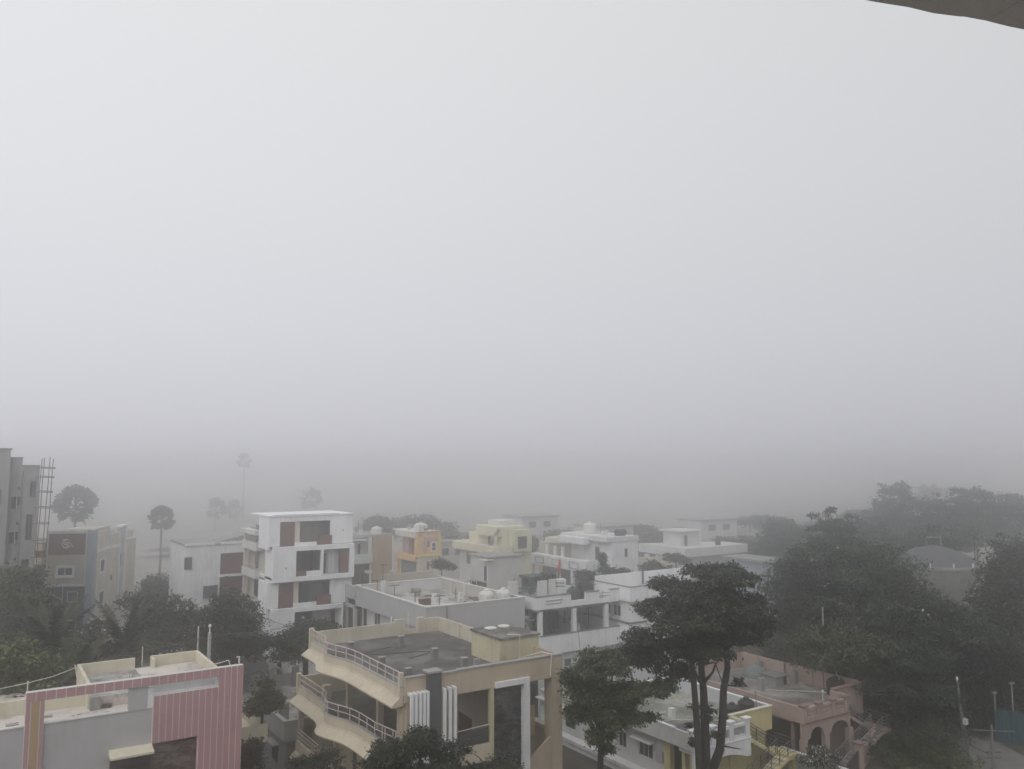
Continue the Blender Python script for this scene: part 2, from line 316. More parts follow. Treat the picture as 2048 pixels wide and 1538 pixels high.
for x, y in ((21.35, 52.4), (21.35, 47.5), (20.12, 41.95)): P('column', ho_, creamd, (x, x+.36, y, y+.36, 6.0, 9.28))
P('first_floor_wall', ho_, cream, *wallX(21.3, 21.5, 41.6, 53.6, 2.2, 5.72, [(45.6, 48.6, 3.3, 5.3), (50.6, 51.3, 2.4, 4.9)]), (21.5, 24, 53.4, 53.6, 2.2, 5.72))
window(ho_, 'X', 21.34, 45.6, 48.6, 3.3, 5.3, raild, glass, 4, .07, bars=3); window(ho_, 'X', 21.34, 50.6, 51.3, 2.4, 4.9, raild, glass, 1)
P('column', ho_, cream, (19.55, 19.9, 56.6, 56.95, 2.3, 5.72)); P('column', ho_, cream, (21.1, 21.45, 53.8, 54.2, 2.3, 5.72)); P('first_floor_slab', ho_, cream, (19.2, 24, 42.5, 57.0, 1.95, 2.3))
P('first_floor_back_wall', ho_, cream, (19.9, 24.0, 56.8, 56.95, 2.3, 4.0))
p3 = [(19.45, 57), (19.45, 52), (19.5, 48), (19.9, 43)]
P('balcony_band', ho_, cream, mb=MB().sweep(p3, [(0, 3.2), (0, 2.5), (.45, 2.0), (.42, 1.9), (-.12, 1.95), (-.12, 3.2)]))
railing(ho_, [(19.5, 57, 3.2), (19.5, 52, 3.2), (19.55, 48, 3.2)], .8, railw, (.35, .68), 1.0)
P('ground_floor_wall', ho_, creamd, (21.2, 24, 42, 55, 0, 1.95))
# right half of the front: balcony, stone panel in a white frame, stair opening
P('recess_wall', ho_, pinkbeige, (23.4, 29.7, 43.6, 43.8, 0, 9.28)); P('recess_pier', ho_, creamd, (23.9, 24.5, 43.2, 43.6, 6.2, 9.28))
P('recess_dado', ho_, brownp, mb=MB().hull8([(24.6,43.5,6.2),(25.6,43.5,6.2),(25.6,43.6,6.2),(24.6,43.6,6.2),(24.6,43.5,7.6),(25.6,43.5,6.9),(25.6,43.6,6.9),(24.6,43.6,7.6)]))
P('balcony_slab', ho_, cream, (23.4, 25.46, 41.2, 43.6, 5.25, 6.2)); P('column', ho_, paint('lime_cream', (.50, .46, .30), .2), (25.46, 25.72, 41.18, 41.45, 0, 9.22))
P('rail', ho_, railw, mb=MB().tube([(23.4, 41.3, 7.12), (25.46, 41.3, 7.2)], .03)); P('glass_panel', ho_, plain('smoked_glass', (.06, .062, .06), .15, .5), (23.45, 25.44, 41.3, 41.33, 6.24, 7.05))
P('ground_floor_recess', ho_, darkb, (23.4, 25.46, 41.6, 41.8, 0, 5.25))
stone_m = mottled('dark_slate_cladding', [(.008, .008, .009), (.018, .018, .02), (.05, .05, .055), (.13, .13, .14)], 1.0, .5)
def stones(x0, x1, z0, z1, y, hmin, hmax, wmin, wmax, dep):
    b = MB(); z = z0
    while z < z1-.02:
        h = min(random.uniform(hmin, hmax), z1-z); x = x0
        while x < x1-.02:
            q = min(random.uniform(wmin, wmax), x1-x); d = random.uniform(.2, 1)*dep; b.box(x+.004, x+q-.004, y-d, y+.05, z+.003, z+h-.003); x += q
        z += h
    return b
P('stone_panel', ho_, stone_m, mb=stones(25.74, 27.68, 0, 9.2, 41.36, .06, .1, .35, .9, .07), stuff=True)
P('panel_backing', ho_, dark, (25.74, 28.1, 41.42, 41.6, 0, 9.2))
P('white_frame', ho_, white, (25.74, 27.7, 41.0, 41.4, 9.2, 9.53), (27.7, 28.12, 41.0, 41.55, 0, 9.53), bevel=.015)
P('opening_pillar', ho_, creamd, (28.85, 29.22, 42.6, 43.0, 0, 9.28)); P('corner_pillar', ho_, creamd, (29.85, 30.6, 41.2, 42.0, 0, 9.22)); P('rear_pillar', ho_, creamd, (29.3, 29.6, 43.9, 44.3, 6.0, 9.28))
st = MB().hull8([(28.12,41.3,0),(29.85,41.3,0),(29.85,41.5,0),(28.12,41.5,0),(28.12,41.3,4.6),(29.85,41.3,5.75),(29.85,41.5,5.75),(28.12,41.5,4.6)])
P('stair_wall', ho_, creamd, mb=st); P('landing_wall', ho_, creamd, (28.2, 29.85, 43.0, 43.15, 5.4, 7.2)); P('landing_rail', ho_, pipew, mb=MB().tube([(28.15, 42.2, 8.1), (28.85, 42.2, 7.75)], .05))
P('side_sill', ho_, cream, (30.1, 30.6, 42.0, 43.9, 5.9, 6.1)); P('side_wall', ho_, creamd, (30.3, 30.6, 42.0, 43.9, 0, 5.9))
b = P('stair_room', ho_, paint('stair_room_paint', (.52, .47, .33), .6, spot=.5), *wallX(27.9, 28.06, 43.95, 47.5, 9.6, 11.15), (28.06, 30.8, 43.95, 44.1, 9.3, 11.15), (30.65, 30.8, 44.1, 47.5, 9.3, 11.15), (28.06, 30.65, 47.35, 47.5, 9.6, 11.15))
P('roof', b, mottled('stair_roof', [(.07,.067,.062),(.09,.086,.081),(.12,.112,.104),(.24,.235,.22)], .4), (27.82, 30.9, 43.87, 47.58, 11.15, 11.28)); P('hatch_cover', b, tankw, mb=MB().lathe((29.0, 46.9, 11.28), [(.42, 0), (.42, .05), (.3, .09)], 14)); P('hatch_cover', b, tankw, mb=MB().lathe((30.1, 47.0, 11.28), [(.42, 0), (.42, .05), (.3, .09)], 14))
P('drain_pipe', b, pipew, mb=MB().tube([(28.7, 44.4, 11.33), (29.3, 43.9, 11.33), (29.3, 43.88, 9.9), (29.55, 41.9, 10.62), (29.75, 41.06, 10.62), (29.65, 41.1, 9.3)], .045))
for i, (x, y) in enumerate(((25.2, 47.5), (25.05, 52.2), (21.4, 47.2), (21.4, 52.2), (25.5, 44.3), (22.1, 45.0))):
    c = P('column_stub', ho_, cement_d, (x-.17, x+.17, y-.17, y+.17, 9.6, 10.3 if i != 5 else 10.0), bevel=.02); P('stub_cap', c, greyedge, (x-.2, x+.2, y-.2, y+.2, 10.3 if i != 5 else 10.0, 10.36 if i != 5 else 10.05))
P('roof_hose', ho_, rust, mb=MB().tube([(24+2*math.sin(a*.5), 48.8+.28*a, 9.63) for a in range(14)], .025, 4)); P('roof_debris', ho_, cement, (25.9, 26.5, 43.9, 44.3, 9.6, 9.8), (26.5, 26.8, 44.6, 44.9, 9.6, 10.05), (26.9, 27.3, 43.4, 43.7, 9.6, 9.85))
P('vent_pipe', ho_, pipew, mb=MB().tube([(27.4, 55.9, 9.6), (27.4, 55.9, 11.2)], .05)); P('vent_pipe', ho_, pipew, mb=MB().tube([(26.05, 55.9, 9.6), (26.05, 55.9, 10.95)], .06))

# ---------------------------------------------------------------- pink tiled house at the left
pk = T('pink_house', 'flat-roofed house with a pink tiled frame standing proud of its grey front', 'house', (2.65, 47, 0))
P('tile_backing', pk, offwhite, (2.65, 13.02, 47.02, 47.4, 10.55, 10.995), (2.65, 3.47, 47.02, 47.4, 0, 10.55), (8.42, 13.02, 47.02, 47.4, 7.6, 10.0), (10.72, 13.02, 47.02, 47.4, 0, 7.6), (11.78, 13.02, 47.02, 47.4, 10.0, 10.55), bevel=.012)
def tile(x0, x1, z0, z1, m=tilepink): P('tile_panel', pk, m, (x0+.027, x1-.027, 47.0, 47.02, z0+.004, z1-.004))
x = 2.65
while x < 11.7: tile(x, min(x+.43, 11.78), 10.55, 10.995); x += .43
for x0, x1, zb in [(8.42+.3285*i, 8.42+.3285*(i+1), 7.6 if i < 7 else 3) for i in range(14)]:
    zt = 10.0 if x1 < 11.75 else 10.995
    for za, zc in ((zb, 7.6), (7.6, 9.0), (9.0, zt)):
        if zc-za > .1: tile(x0, x1, za, zc)
for z0, z1 in ((3, 5.2), (5.2, 7.5), (7.5, 9.2), (9.2, 10.55)):
    tile(2.65, 2.88, z0, z1); tile(2.88, 3.27, z0, z1, tileorange); tile(3.27, 3.47, z0, z1)
P('front_wall', pk, greyw, *wallY(47.15, 47.35, 1.4, 8.42, 0, 9.38, [(2.65, 3.47, 0, 9.38), (6.5, 8.42, 4.2, 7.3), (3.7, 5.0, 3.2, 5.6)]), (7.25, 8.15, 47.1, 47.4, 9.38, 10.55)); P('coping', pk, offwhite, (1.35, 2.65, 47.1, 47.4, 9.38, 9.44), (3.47, 7.25, 47.1, 47.4, 9.38, 9.44))
P('lintel_tray', pk, white, (8.15, 8.42, 47.12, 47.4, 9.4, 10.4), (8.42, 11.78, 47.75, 47.9, 9.9, 10.55), (8.42, 11.78, 47.4, 47.75, 9.85, 9.98), (11.7, 11.78, 47.4, 47.9, 9.98, 10.55))
P('roof', pk, roofwhite, (1.4, 12.9, 47.4, 57, 8.55, 8.75)); P('left_parapet', pk, paleyellow, (-2, 5.8, 52.0, 52.18, 8.6, 9.5)); P('right_parapet', pk, paleyellow, (12.84, 13.0, 47.4, 52.0, 8.75, 9.6))
u = P('upper_terrace', pk, roofgrey, (5.9, 12.9, 51.2, 56.9, 8.75, 9.35))
P('riser', pk, roofwhite, (6.42, 12.58, 51.12, 51.2, 8.75, 9.352)); P('terrace_wall', pk, paleyellow, (5.8, 5.98, 51.2, 56.9, 8.75, 10.0), (5.98, 9.0, 56.72, 56.9, 9.35, 10.0), (9.9, 12.75, 56.72, 56.9, 9.35, 10.0), (9.9, 10.05, 56.0, 56.72, 9.35, 9.95), (12.6, 12.78, 51.2, 56.72, 8.75, 10.0)); P('terrace_paving', pk, roofwhite, (9.0, 12.55, 51.3, 56.6, 9.35, 9.38))
P('column_stub', pk, cement, (5.9, 6.4, 50.7, 51.15, 8.75, 9.45)); P('loose_brick', pk, rust, mb=MB().hull8([(6.5,50.9,8.75),(6.9,50.75,8.75),(7.0,51.0,8.75),(6.6,51.15,8.75),(6.5,50.9,8.93),(6.9,50.75,8.95),(7.0,51.0,8.93),(6.6,51.15,8.92)]))
P('rubble', pk, cement, (3.7, 4.1, 50.6, 50.9, 8.75, 8.84), (7.6, 7.9, 49.4, 49.6, 8.75, 8.8), (5.1, 5.3, 49.6, 49.75, 8.75, 8.8), (2.0, 2.4, 49.8, 50.2, 8.75, 8.85))
for k in range(14): x, y, q = random.uniform(1.6, 7), random.uniform(47.8, 50.8), random.uniform(.06, .22); P('leaf_litter', pk, rust, mb=MB().prism([(x+q*random.uniform(.6, 1.6)*math.cos(a), y+q*random.uniform(.5, 1)*math.sin(a)) for a in (0, .9, 1.8, 2.7, 3.6, 4.5, 5.4)], 8.75, 8.762))
for dx in (0, .12, .22): P('rebar', pk, rust, mb=MB().tube([(8.3+dx, 53.9, 9.35), (8.3+dx*1.1, 53.9, 9.75)], .012, 4))
P('fallen_pipe', pk, raild, mb=MB().tube([(9.2, 52.3, 9.45), (9.8, 52.6, 9.55), (10.2, 53.1, 9.48), (10.1, 53.8, 9.42)], .03)); P('roof_stain_sheet', pk, plain('grey_sheet', (.22, .25, .25), .6), (11.5, 12.3, 53.5, 54.4, 9.38, 9.42))
P('window_canopy', pk, paleyellow, mb=MB().hull8([(6.42,46.35,7.3),(8.46,46.35,7.3),(8.46,47.2,7.3),(6.42,47.2,7.3),(6.42,46.35,7.42),(8.46,46.35,7.42),(8.46,47.2,7.62),(6.42,47.2,7.62)]), bevel=.015)
window(pk, 'Y', 47.2, 6.5, 8.42, 4.2, 7.3, woodd, glass, 4, .07, bars=8); P('canopy', pk, paleyellow, (3.5, 5.1, 46.5, 47.15, 5.62, 5.75)); window(pk, 'Y', 47.2, 3.7, 5.0, 3.2, 5.6, woodd, glass, 3)
P('stone_panel', pk, mottled('brown_ledge_stone', [(.03,.022,.018),(.075,.055,.045),(.13,.10,.085),(.19,.16,.145)], 1.5, .8), mb=stones(8.44, 10.7, 3.0, 7.58, 47.3, .05, .11, .25, .7, .09), stuff=True)
P('body_wall', pk, offwhite, (1.4, 12.9, 56.7, 56.9, 0, 8.5), (12.7, 12.9, 47.4, 56.7, 0, 8.55)); P('pipe', pk, pipew, mb=MB().tube([(12.9, 47.5, 11.0), (12.9, 47.5, 11.35), (12.75, 47.5, 11.35)], .05)); P('bent_pipe', pk, pipew, mb=MB().tube([(11.6, 52, 9.4), (12.0, 50, 10.5), (12.7, 49.0, 10.9), (12.78, 48.8, 10.6)], .03))
sb = P('side_balcony', pk, paleyellow, (12.95, 16.1, 52.35, 52.5, 4.9, 6.0), (15.95, 16.1, 52.5, 58.2, 4.9, 6.0), (12.95, 15.95, 52.5, 58.2, 4.85, 5.05)); P('support_post', sb, woodd, (15.2, 15.5, 52.9, 53.2, 0, 4.85)); P('rail_post', sb, pipew, (14.8, 14.87, 54.5, 54.57, 5.05, 6.3))
for (x, y, z0, z1, dx) in ((3.0, 52.3, 8.75, 10.4, 0), (5.65, 52.5, 8.75, 10.9, -.4)): P('clothesline_post', pk, pipew, mb=MB().tube([(x, y, z0), (x+dx, y, z1)], .035))
P('clothesline', pk, pipew, mb=MB().tube([(-1, 52.0, 9.95), (3.0, 52.3, 10.3), (4.2, 52.4, 10.45), (5.6, 52.5, 10.85)], .018, 4)); P('short_post', pk, pipew, mb=MB().tube([(9.45, 57.0, 9.2), (9.45, 57.0, 10.6)], .03))

# ---------------------------------------------------------------- four-storey white block with offset boxes
fb = T('white_apartment_block', 'four-storey white block of staggered boxes with brown panels in its balconies', 'building', (23.6, 77.5, 0))
h1 = [(24.64, 29.65, 14.22, 16.57)]; h3 = [(24.64, 29.75, 8.45, 10.82)]
P('top_box', fb, white2, *wallY(78.0, 78.25, 23.6, 32.0, 14.28, 17.1, h1), (23.6, 23.85, 78.25, 81.4, 13.95, 17.1), (31.75, 32.0, 78.25, 84, 14.28, 17.1), (23.85, 31.75, 81.2, 81.4, 14.28, 17.1), bevel=.02)
P('roof_slab', fb, white2, (23.5, 32.05, 77.9, 84, 17.1, 17.2)); P('roof_edge', fb, cement, (23.9, 30.6, 78.1, 78.2, 17.2, 17.24))
P('second_box', fb, white2, *wallY(77.5, 77.8, 23.9, 32.0, 10.95, 14.26, [(26.12, 31.52, 11.4, 13.8)]), (23.9, 24.2, 77.8, 80.1, 10.95, 14.26), (31.7, 32, 77.8, 84, 10.95, 14.26), bevel=.02)
P('third_box', fb, white2, *wallY(78.0, 78.25, 23.6, 32.0, 8.5, 10.95, h3), (23.6, 23.85, 78.25, 81, 7.7, 10.95), (31.75, 32, 78.25, 84, 8.5, 10.95), bevel=.02)
P('base_box', fb, white2, *wallY(77.5, 77.8, 23.9, 30.95, 0, 8.52, [(26.1, 30.8, 5.2, 8.08)]), (23.9, 24.2, 77.8, 80.1, 0, 8.5), (30.8, 31.0, 77.8, 84, 0, 8.5), bevel=.02)
P('floor_slab', fb, white, (23.9, 31.8, 77.85, 84, 14.0, 14.2), (23.9, 31.8, 77.85, 84, 11.15, 11.38), (23.9, 31.8, 78.3, 84, 8.2, 8.44), (24, 31, 77.85, 84, 5.0, 5.2))
P('core_wall', fb, beige, (24.2, 31.75, 80.6, 80.8, 0, 17.0), (24.3, 24.5, 80.8, 88, 0, 15.5), (31.5, 31.7, 84, 88, 0, 15.5), (24.5, 31.5, 87.8, 88, 0, 15.5))
P('brown_panel', fb, brownp, (24.64, 26.09, 78.1, 78.2, 14.22, 16.57)); P('jamb_wall', fb, pinkbeige, (26.1, 26.62, 78.15, 78.3, 14.56, 16.57)); P('brown_panel', fb, brownp, (26.66, 27.05, 79.4, 79.5, 14.22, 16.57))
P('balcony_wall', fb, white2, (26.1, 28.5, 78.05, 78.2, 14.22, 14.56)); P('planter_box', fb, brownp, (28.45, 29.75, 77.85, 78.2, 14.18, 15.15), (28.3, 28.5, 77.95, 78.2, 14.18, 14.95)); P('rear_wall', fb, beige, (27.1, 29.6, 80.3, 80.5, 14.22, 17))
P('door', fb, dgrey, (26.2, 28.5, 79.6, 79.7, 11.4, 13.8)); P('divider', fb, white2, (28.59, 28.8, 77.45, 77.9, 11.4, 13.8)); P('grey_wall', fb, greyw, (28.8, 30.63, 78.2, 78.35, 11.4, 13.8)); P('brown_panel', fb, brownp, (30.63, 31.5, 77.85, 78, 11.4, 13.8))
gr = P('grille', fb, white, (29.55, 29.6, 78.08, 78.14, 11.45, 13.7), (30.05, 30.1, 78.08, 78.14, 11.45, 13.7))
gb = MB()
for i in range(15): gb.box(29.6, 30.05, 78.1, 78.13, 11.5+i*.15, 11.56+i*.15)
for i in range(5): gb.box(29.63+i*.09, 29.66+i*.09, 78.08, 78.1, 11.45, 13.7)
P('lattice', gr, white, mb=gb); P('balcony_wall', fb, white2, (27.17, 28.59, 77.55, 77.75, 11.4, 11.85)); P('planter_box', fb, brownp, (26.15, 27.17, 77.6, 77.8, 11.4, 11.95)); P('door', fb, glass, (28.9, 29.3, 78.15, 78.2, 11.5, 13.4)); P('window', fb, woodd, (27.4, 27.9, 79.5, 79.6, 11.9, 13.6))
P('brown_panel', fb, brownp, (24.64, 26.09, 78.1, 78.2, 8.45, 10.82)); P('jamb_wall', fb, pinkbeige, (26.1, 26.62, 78.15, 78.3, 8.82, 10.82)); window(fb, 'Y', 78.4, 26.62, 27.72, 8.5, 10.82, dgrey, glass, 2); P('grey_wall', fb, greyw, (27.72, 29.72, 79.8, 79.95, 8.45, 10.9)); P('balcony_wall', fb, white2, (26.1, 28.42, 78.05, 78.2, 8.45, 8.82)); P('planter_box', fb, brownp, (28.4, 29.79, 77.85, 78.2, 8.42, 9.4))
P('door', fb, dgrey, (26.15, 28.4, 79.2, 79.3, 5.2, 8.08)); P('grey_wall', fb, greyw, (28.4, 30.4, 79.5, 79.6, 5.2, 8.08)); P('window', fb, woodd, (30.4, 30.8, 79.3, 79.4, 5.2, 8.08)); P('lamp', fb, tankw, mb=MB().lathe((27.3, 78.6, 7.2), [(.1, 0), (.16, .12), (.06, .25)], 10))
for z in (13.9, 11.2, 8.4):
    P('side_balcony', fb, offwhite, (23.55, 24.3, 82.0, 87, z-.35, z), (23.55, 23.65, 82.0, 87, z, z+.45), (23.65, 24.3, 82.0, 82.1, z, z+.45)); P('side_window', fb, glass, (24.22, 24.3, 83.6, 84.6, z+.5, z+2.1)); P('side_rail', fb, railw, mb=MB().tube([(23.6, 82.0, z+.9), (23.6, 87, z+.9)], .03))
P('side_wall', fb, beige, (23.7, 23.9, 86.3, 87, 0, 15.0)); P('side_roof', fb, offwhite, (23.4, 24.6, 81.9, 87.2, 15.1, 15.5)); P('small_vent', fb, dark, (30.9, 31.0, 77.98, 78.0, 15.5, 15.62), (25.1, 25.22, 77.48, 77.5, 12.2, 12.32), (25, 25.1, 77.48, 77.5, 6.9, 7))
# ---------------------------------------------------------------- plain white house left of it
lw = T('plain_white_house', 'faded white house with a long brown panelled bay, left of the white block', 'house', (19.05, 92, 0))
P('wall', lw, white, *wallY(92, 92.25, 19.05, 26.5, 0, 13.4, [(22.65, 25.4, 2, 10.1), (22.65, 25.4, 10.25, 12.5)]), (19.05, 19.3, 92.25, 100, 0, 13.4), (26.3, 26.5, 92.25, 100, 0, 13.4)); P('roof', lw, cement, (19.0, 26.55, 91.95, 100, 13.4, 13.6)); P('parapet_edge', lw, white, (18.95, 22.0, 91.9, 92.1, 13.45, 13.7), (22.6, 26.6, 91.9, 92.1, 13.45, 13.72))
P('brown_panel', lw, brownp, (22.65, 25.4, 92.35, 92.5, 10.25, 12.5)); P('brown_panel', lw, brownp, (22.65, 25.4, 92.35, 92.5, 2, 10.0)); P('bay_slab', lw, white, (22.5, 23.1, 91.7, 92.3, 10.02, 10.25), (23.5, 25.4, 91.7, 92.3, 10.02, 10.25)); P('corner_window', lw, dgrey, (18.95, 19.7, 91.9, 92.0, 11.05, 12.3))
P('roof_shed', lw, cement, mb=MB().hull8([(22.8,94,13.6),(26.4,94,13.6),(26.4,98,13.6),(22.8,98,13.6),(24.6,94,13.95),(26.4,94,14.35),(26.4,98,14.35),(24.6,98,13.95)])); P('meter_box', lw, greyblue, (20.95, 22.4, 91.8, 92.0, 7.9, 9.2)); P('plinth_wall', lw, offwhite, (18.2, 21.5, 90.3, 90.5, 0, 7.2))
window(lw, 'Y', 91.96, 19.9, 20.5, 4.4, 5.6, white, glass, 1)

# ---------------------------------------------------------------- grey flat-roofed house in the middle
gh = T('grey_flat_house', 'pale grey flat-roofed house whose roof carries two white tanks and a row of T posts', 'house', (31.3, 60.6, 0))
P('front_wall', gh, greyw, (31.3, 41.0, 60.6, 60.8, 0, 10.42)); P('side_band', gh, greyw, (31.3, 31.5, 60.8, 75.4, 8.6, 10.42)); P('coping', gh, offwhite, (31.25, 41.05, 60.55, 60.85, 10.42, 10.5), (31.25, 31.55, 60.85, 75.45, 10.42, 10.5), (31.55, 40.9, 75.2, 75.5, 10.42, 10.5), (40.6, 40.9, 60.85, 75.2, 10.42, 10.5))
P('side_wall', gh, offwhite, *wallX(32.0, 32.2, 60.8, 75.3, 0, 8.6, [(74.2, 75.1, 6.4, 8.4), (71.1, 72.5, 7.1, 8.35)])); P('back_parapet', gh, offwhite, (31.5, 40.65, 75.25, 75.4, 8.6, 10.42), (33.9, 34.15, 75.1, 75.25, 9.4, 10.6)); P('right_parapet', gh, paint('stained_parapet', (.50, .475, .44), .6), (40.65, 40.85, 60.8, 75.25, 8.6, 10.42)); P('right_wall', gh, greyw, (40.6, 40.8, 60.8, 75.3, 0, 8.6))
for y in (70.3, 66.0, 63.4): P('parapet_pier', gh, offwhite, (40.55, 40.65, y, y+.35, 9.4, 10.4))
P('roof', gh, roofgrey, (31.5, 40.65, 60.8, 75.25, 9.2, 9.4)); P('roof_patch', gh, roofwhite, mb=MB().prism([(32.2,62),(35.5,63),(37,66.5),(35,69.5),(33.5,73),(32,70)], 9.4, 9.42))
P('door', gh, darkb, (32.08, 32.14, 74.2, 75.1, 6.4, 8.4)); window(gh, 'X', 32.02, 71.1, 72.5, 7.1, 8.35, white, glass, 2, .1); P('ledge', gh, offwhite, mb=MB().hull8([(31.4,61,5.6),(32,61,5.6),(32,73.5,6.2),(31.4,73.5,6.2),(31.4,61,5.9),(32,61,5.9),(32,73.5,6.6),(31.4,73.5,6.6)]))
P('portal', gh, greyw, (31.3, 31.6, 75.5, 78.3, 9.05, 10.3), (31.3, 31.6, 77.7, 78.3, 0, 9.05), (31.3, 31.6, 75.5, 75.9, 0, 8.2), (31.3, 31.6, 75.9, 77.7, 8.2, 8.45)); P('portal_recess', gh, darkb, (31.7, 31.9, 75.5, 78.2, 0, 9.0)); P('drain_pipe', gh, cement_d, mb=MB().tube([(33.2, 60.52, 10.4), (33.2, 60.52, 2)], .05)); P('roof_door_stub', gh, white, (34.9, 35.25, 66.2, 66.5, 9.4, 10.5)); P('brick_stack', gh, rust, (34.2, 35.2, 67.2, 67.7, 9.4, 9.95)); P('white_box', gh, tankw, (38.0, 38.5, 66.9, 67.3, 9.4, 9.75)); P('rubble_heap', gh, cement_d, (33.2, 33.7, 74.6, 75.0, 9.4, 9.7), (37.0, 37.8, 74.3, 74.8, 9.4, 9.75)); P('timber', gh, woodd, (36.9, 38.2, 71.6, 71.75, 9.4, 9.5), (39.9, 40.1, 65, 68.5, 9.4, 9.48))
tl = ['T-shaped iron post at the far left end of the grey flat roof', 'T-shaped iron post second from the far left end of the grey flat roof', 'T-shaped iron post midway along the left edge of the grey flat roof', 'T-shaped iron post fourth along the left edge of the grey flat roof', 'T-shaped iron post nearest the front corner of the grey flat roof']
tp = None
for i, (x, y, zb, zt) in enumerate(((31.4, 74.0, 10.5, 11.65), (31.75, 71.3, 9.42, 11.35), (31.8, 67.7, 9.42, 11.3), (31.85, 63.7, 9.42, 11.2), (33.0, 61.5, 9.42, 11.1))):
    t = T('clothesline_post', tl[i], 'post', (x, y, zb), 'T-shaped clothesline posts on the grey roof')
    P('post', t, rust, mb=MB().tube([(x, y, zb), (x, y, zt)], .035)); P('crossbar', t, rust, (x-.5, x+.5, y-.03, y+.03, zt, zt+.06))
mast = T('roof_mast', 'tall thin mast behind the back parapet of the grey flat roof', 'mast', (34.0, 75.0, 9.4)); P('post', mast, rust, mb=MB().tube([(34.0, 75.05, 9.4), (34.0, 75.05, 12.3)], .04)); P('crossbar', mast, rust, (33.7, 34.3, 75.0, 75.06, 12.2, 12.28)); P('base_block', mast, white, (33.8, 34.2, 74.8, 75.1, 9.4, 10.75))
def tank(name, label, x, y, z, r, h, m, grp=None, ribs=True):
    t = T(name, label, 'water tank', (x, y, z), grp)
    pr = [(r*.95, 0)]
    for k in range(5): pr += [(r, h*(.08+.13*k)), (r*.975, h*(.14+.13*k))] if ribs else [(r, h*.1+h*.13*k)]
    pr += [(r*.98, h*.76), (r*.72, h*.9), (r*.36, h*.95)]
    P('tank_body', t, m, mb=MB().lathe((x, y, z), pr, 20)); P('lid', t, m, mb=MB().lathe((x, y, z+h*.95), [(r*.36, 0), (r*.36, h*.06), (r*.2, h*.1)], 14))
    return t
for x, y, lb in ((37.95, 62.1, 'left white plastic water tank on the front edge of the grey flat roof'), (39.6, 61.95, 'right white plastic water tank on the front edge of the grey flat roof')):
    tk = tank('water_tank', lb, x, y, 9.75, .66, 1.4, tankw, 'white tanks on the grey flat roof'); P('stand', tk, cement, (x-.6, x+.6, y-.6, y+.6, 9.4, 9.75))
# ---------------------------------------------------------------- house behind with square stair tower
gx = T('stair_tower_house', 'house behind the grey roof with a tall plain box of a stair tower', 'house', (42.9, 69.9, 0))
P('tower', gx, paint('tower_paint', (.49, .48, .47), .2), (42.9, 46.9, 69.9, 73.3, 7.5, 12.85)); P('tower_roof', gx, cement, (42.7, 47.0, 69.7, 73.5, 12.85, 12.98)); P('door', gx, dgrey, (42.86, 42.9, 70.0, 70.6, 10.6, 12.0)); P('door_frame', gx, white, (42.84, 42.9, 70.6, 70.68, 10.6, 12.05), (42.84, 42.9, 69.93, 70.0, 10.6, 12.05)); P('chajja', gx, paleyellow, (42.3, 43.4, 69.5, 70.6, 12.62, 12.72))
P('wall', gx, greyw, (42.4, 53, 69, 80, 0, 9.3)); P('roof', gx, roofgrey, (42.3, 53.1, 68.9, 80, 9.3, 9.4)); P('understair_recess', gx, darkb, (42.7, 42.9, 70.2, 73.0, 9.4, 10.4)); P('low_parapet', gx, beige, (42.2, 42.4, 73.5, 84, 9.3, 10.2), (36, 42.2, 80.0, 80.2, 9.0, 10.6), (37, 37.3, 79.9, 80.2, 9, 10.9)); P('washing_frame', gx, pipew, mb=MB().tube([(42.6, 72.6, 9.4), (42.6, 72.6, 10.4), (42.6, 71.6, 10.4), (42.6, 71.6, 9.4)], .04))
sh = T('roof_shelter', 'dark tarpaulin shelter standing against the plain stair tower', 'shelter', (46.5, 67.6, 9.4)); P('cover', sh, tankg, (46.0, 48.2, 66.9, 69.0, 10.85, 11.1), (45.9, 46.3, 66.9, 67.2, 9.4, 10.85)); P('curtain', sh, cloth_d, (47.7, 48.2, 66.9, 67.0, 9.4, 10.85), (46.9, 47.2, 66.9, 67.0, 9.4, 10.85)); P('back_sheet', sh, plain('grey_green_sheet', (.2, .23, .22), .8), (46.3, 48.2, 68.9, 69, 9.4, 10.85)); 
ac = T('outdoor_unit', 'boxy air conditioner outdoor unit on the roof behind the white tanks', 'air conditioner', (43.9, 67.2, 9.4)); P('casing', ac, beige, (43.4, 44.4, 67.0, 67.5, 9.6, 10.3)); P('fan_ring', ac, dgrey, mb=MB().tube([(44.0+.22*math.cos(a*.5236), 66.98, 9.95+.22*math.sin(a*.5236)) for a in range(13)], .05)); P('feet', ac, rust, (43.4, 43.5, 67.0, 67.5, 9.4, 9.6), (44.3, 44.4, 67.0, 67.5, 9.4, 9.6))

# ---------------------------------------------------------------- white house with an open columned terrace
wh = T('columned_white_house', 'white house with an open columned terrace and notched roof parapet', 'house', (41.7, 59.9, 0))
P('roof_beam', wh, white, *wallY(59.9, 60.1, 41.7, 51.2, 9.32, 10.42, [(45.57, 47.24, 9.82, 10.5), (48.82, 50.1, 9.74, 10.5)]), (41.7, 41.9, 60.1, 62.6, 9.32, 10.42)); P('coping', wh, cement_d, (41.65, 45.57, 59.85, 60.15, 10.42, 10.5), (47.24, 48.82, 59.85, 60.15, 10.42, 10.5), (50.1, 51.2, 59.85, 60.15, 10.42, 10.5), (41.65, 41.95, 60.15, 62.6, 10.42, 10.5))
P('recess_line', wh, cement_d, (42.75, 44.6, 59.87, 59.9, 9.98, 10.06), (42.75, 44.5, 59.87, 59.9, 9.72, 9.78)); P('roof', wh, roofgrey, (41.9, 51.2, 60.1, 72, 9.1, 9.32))
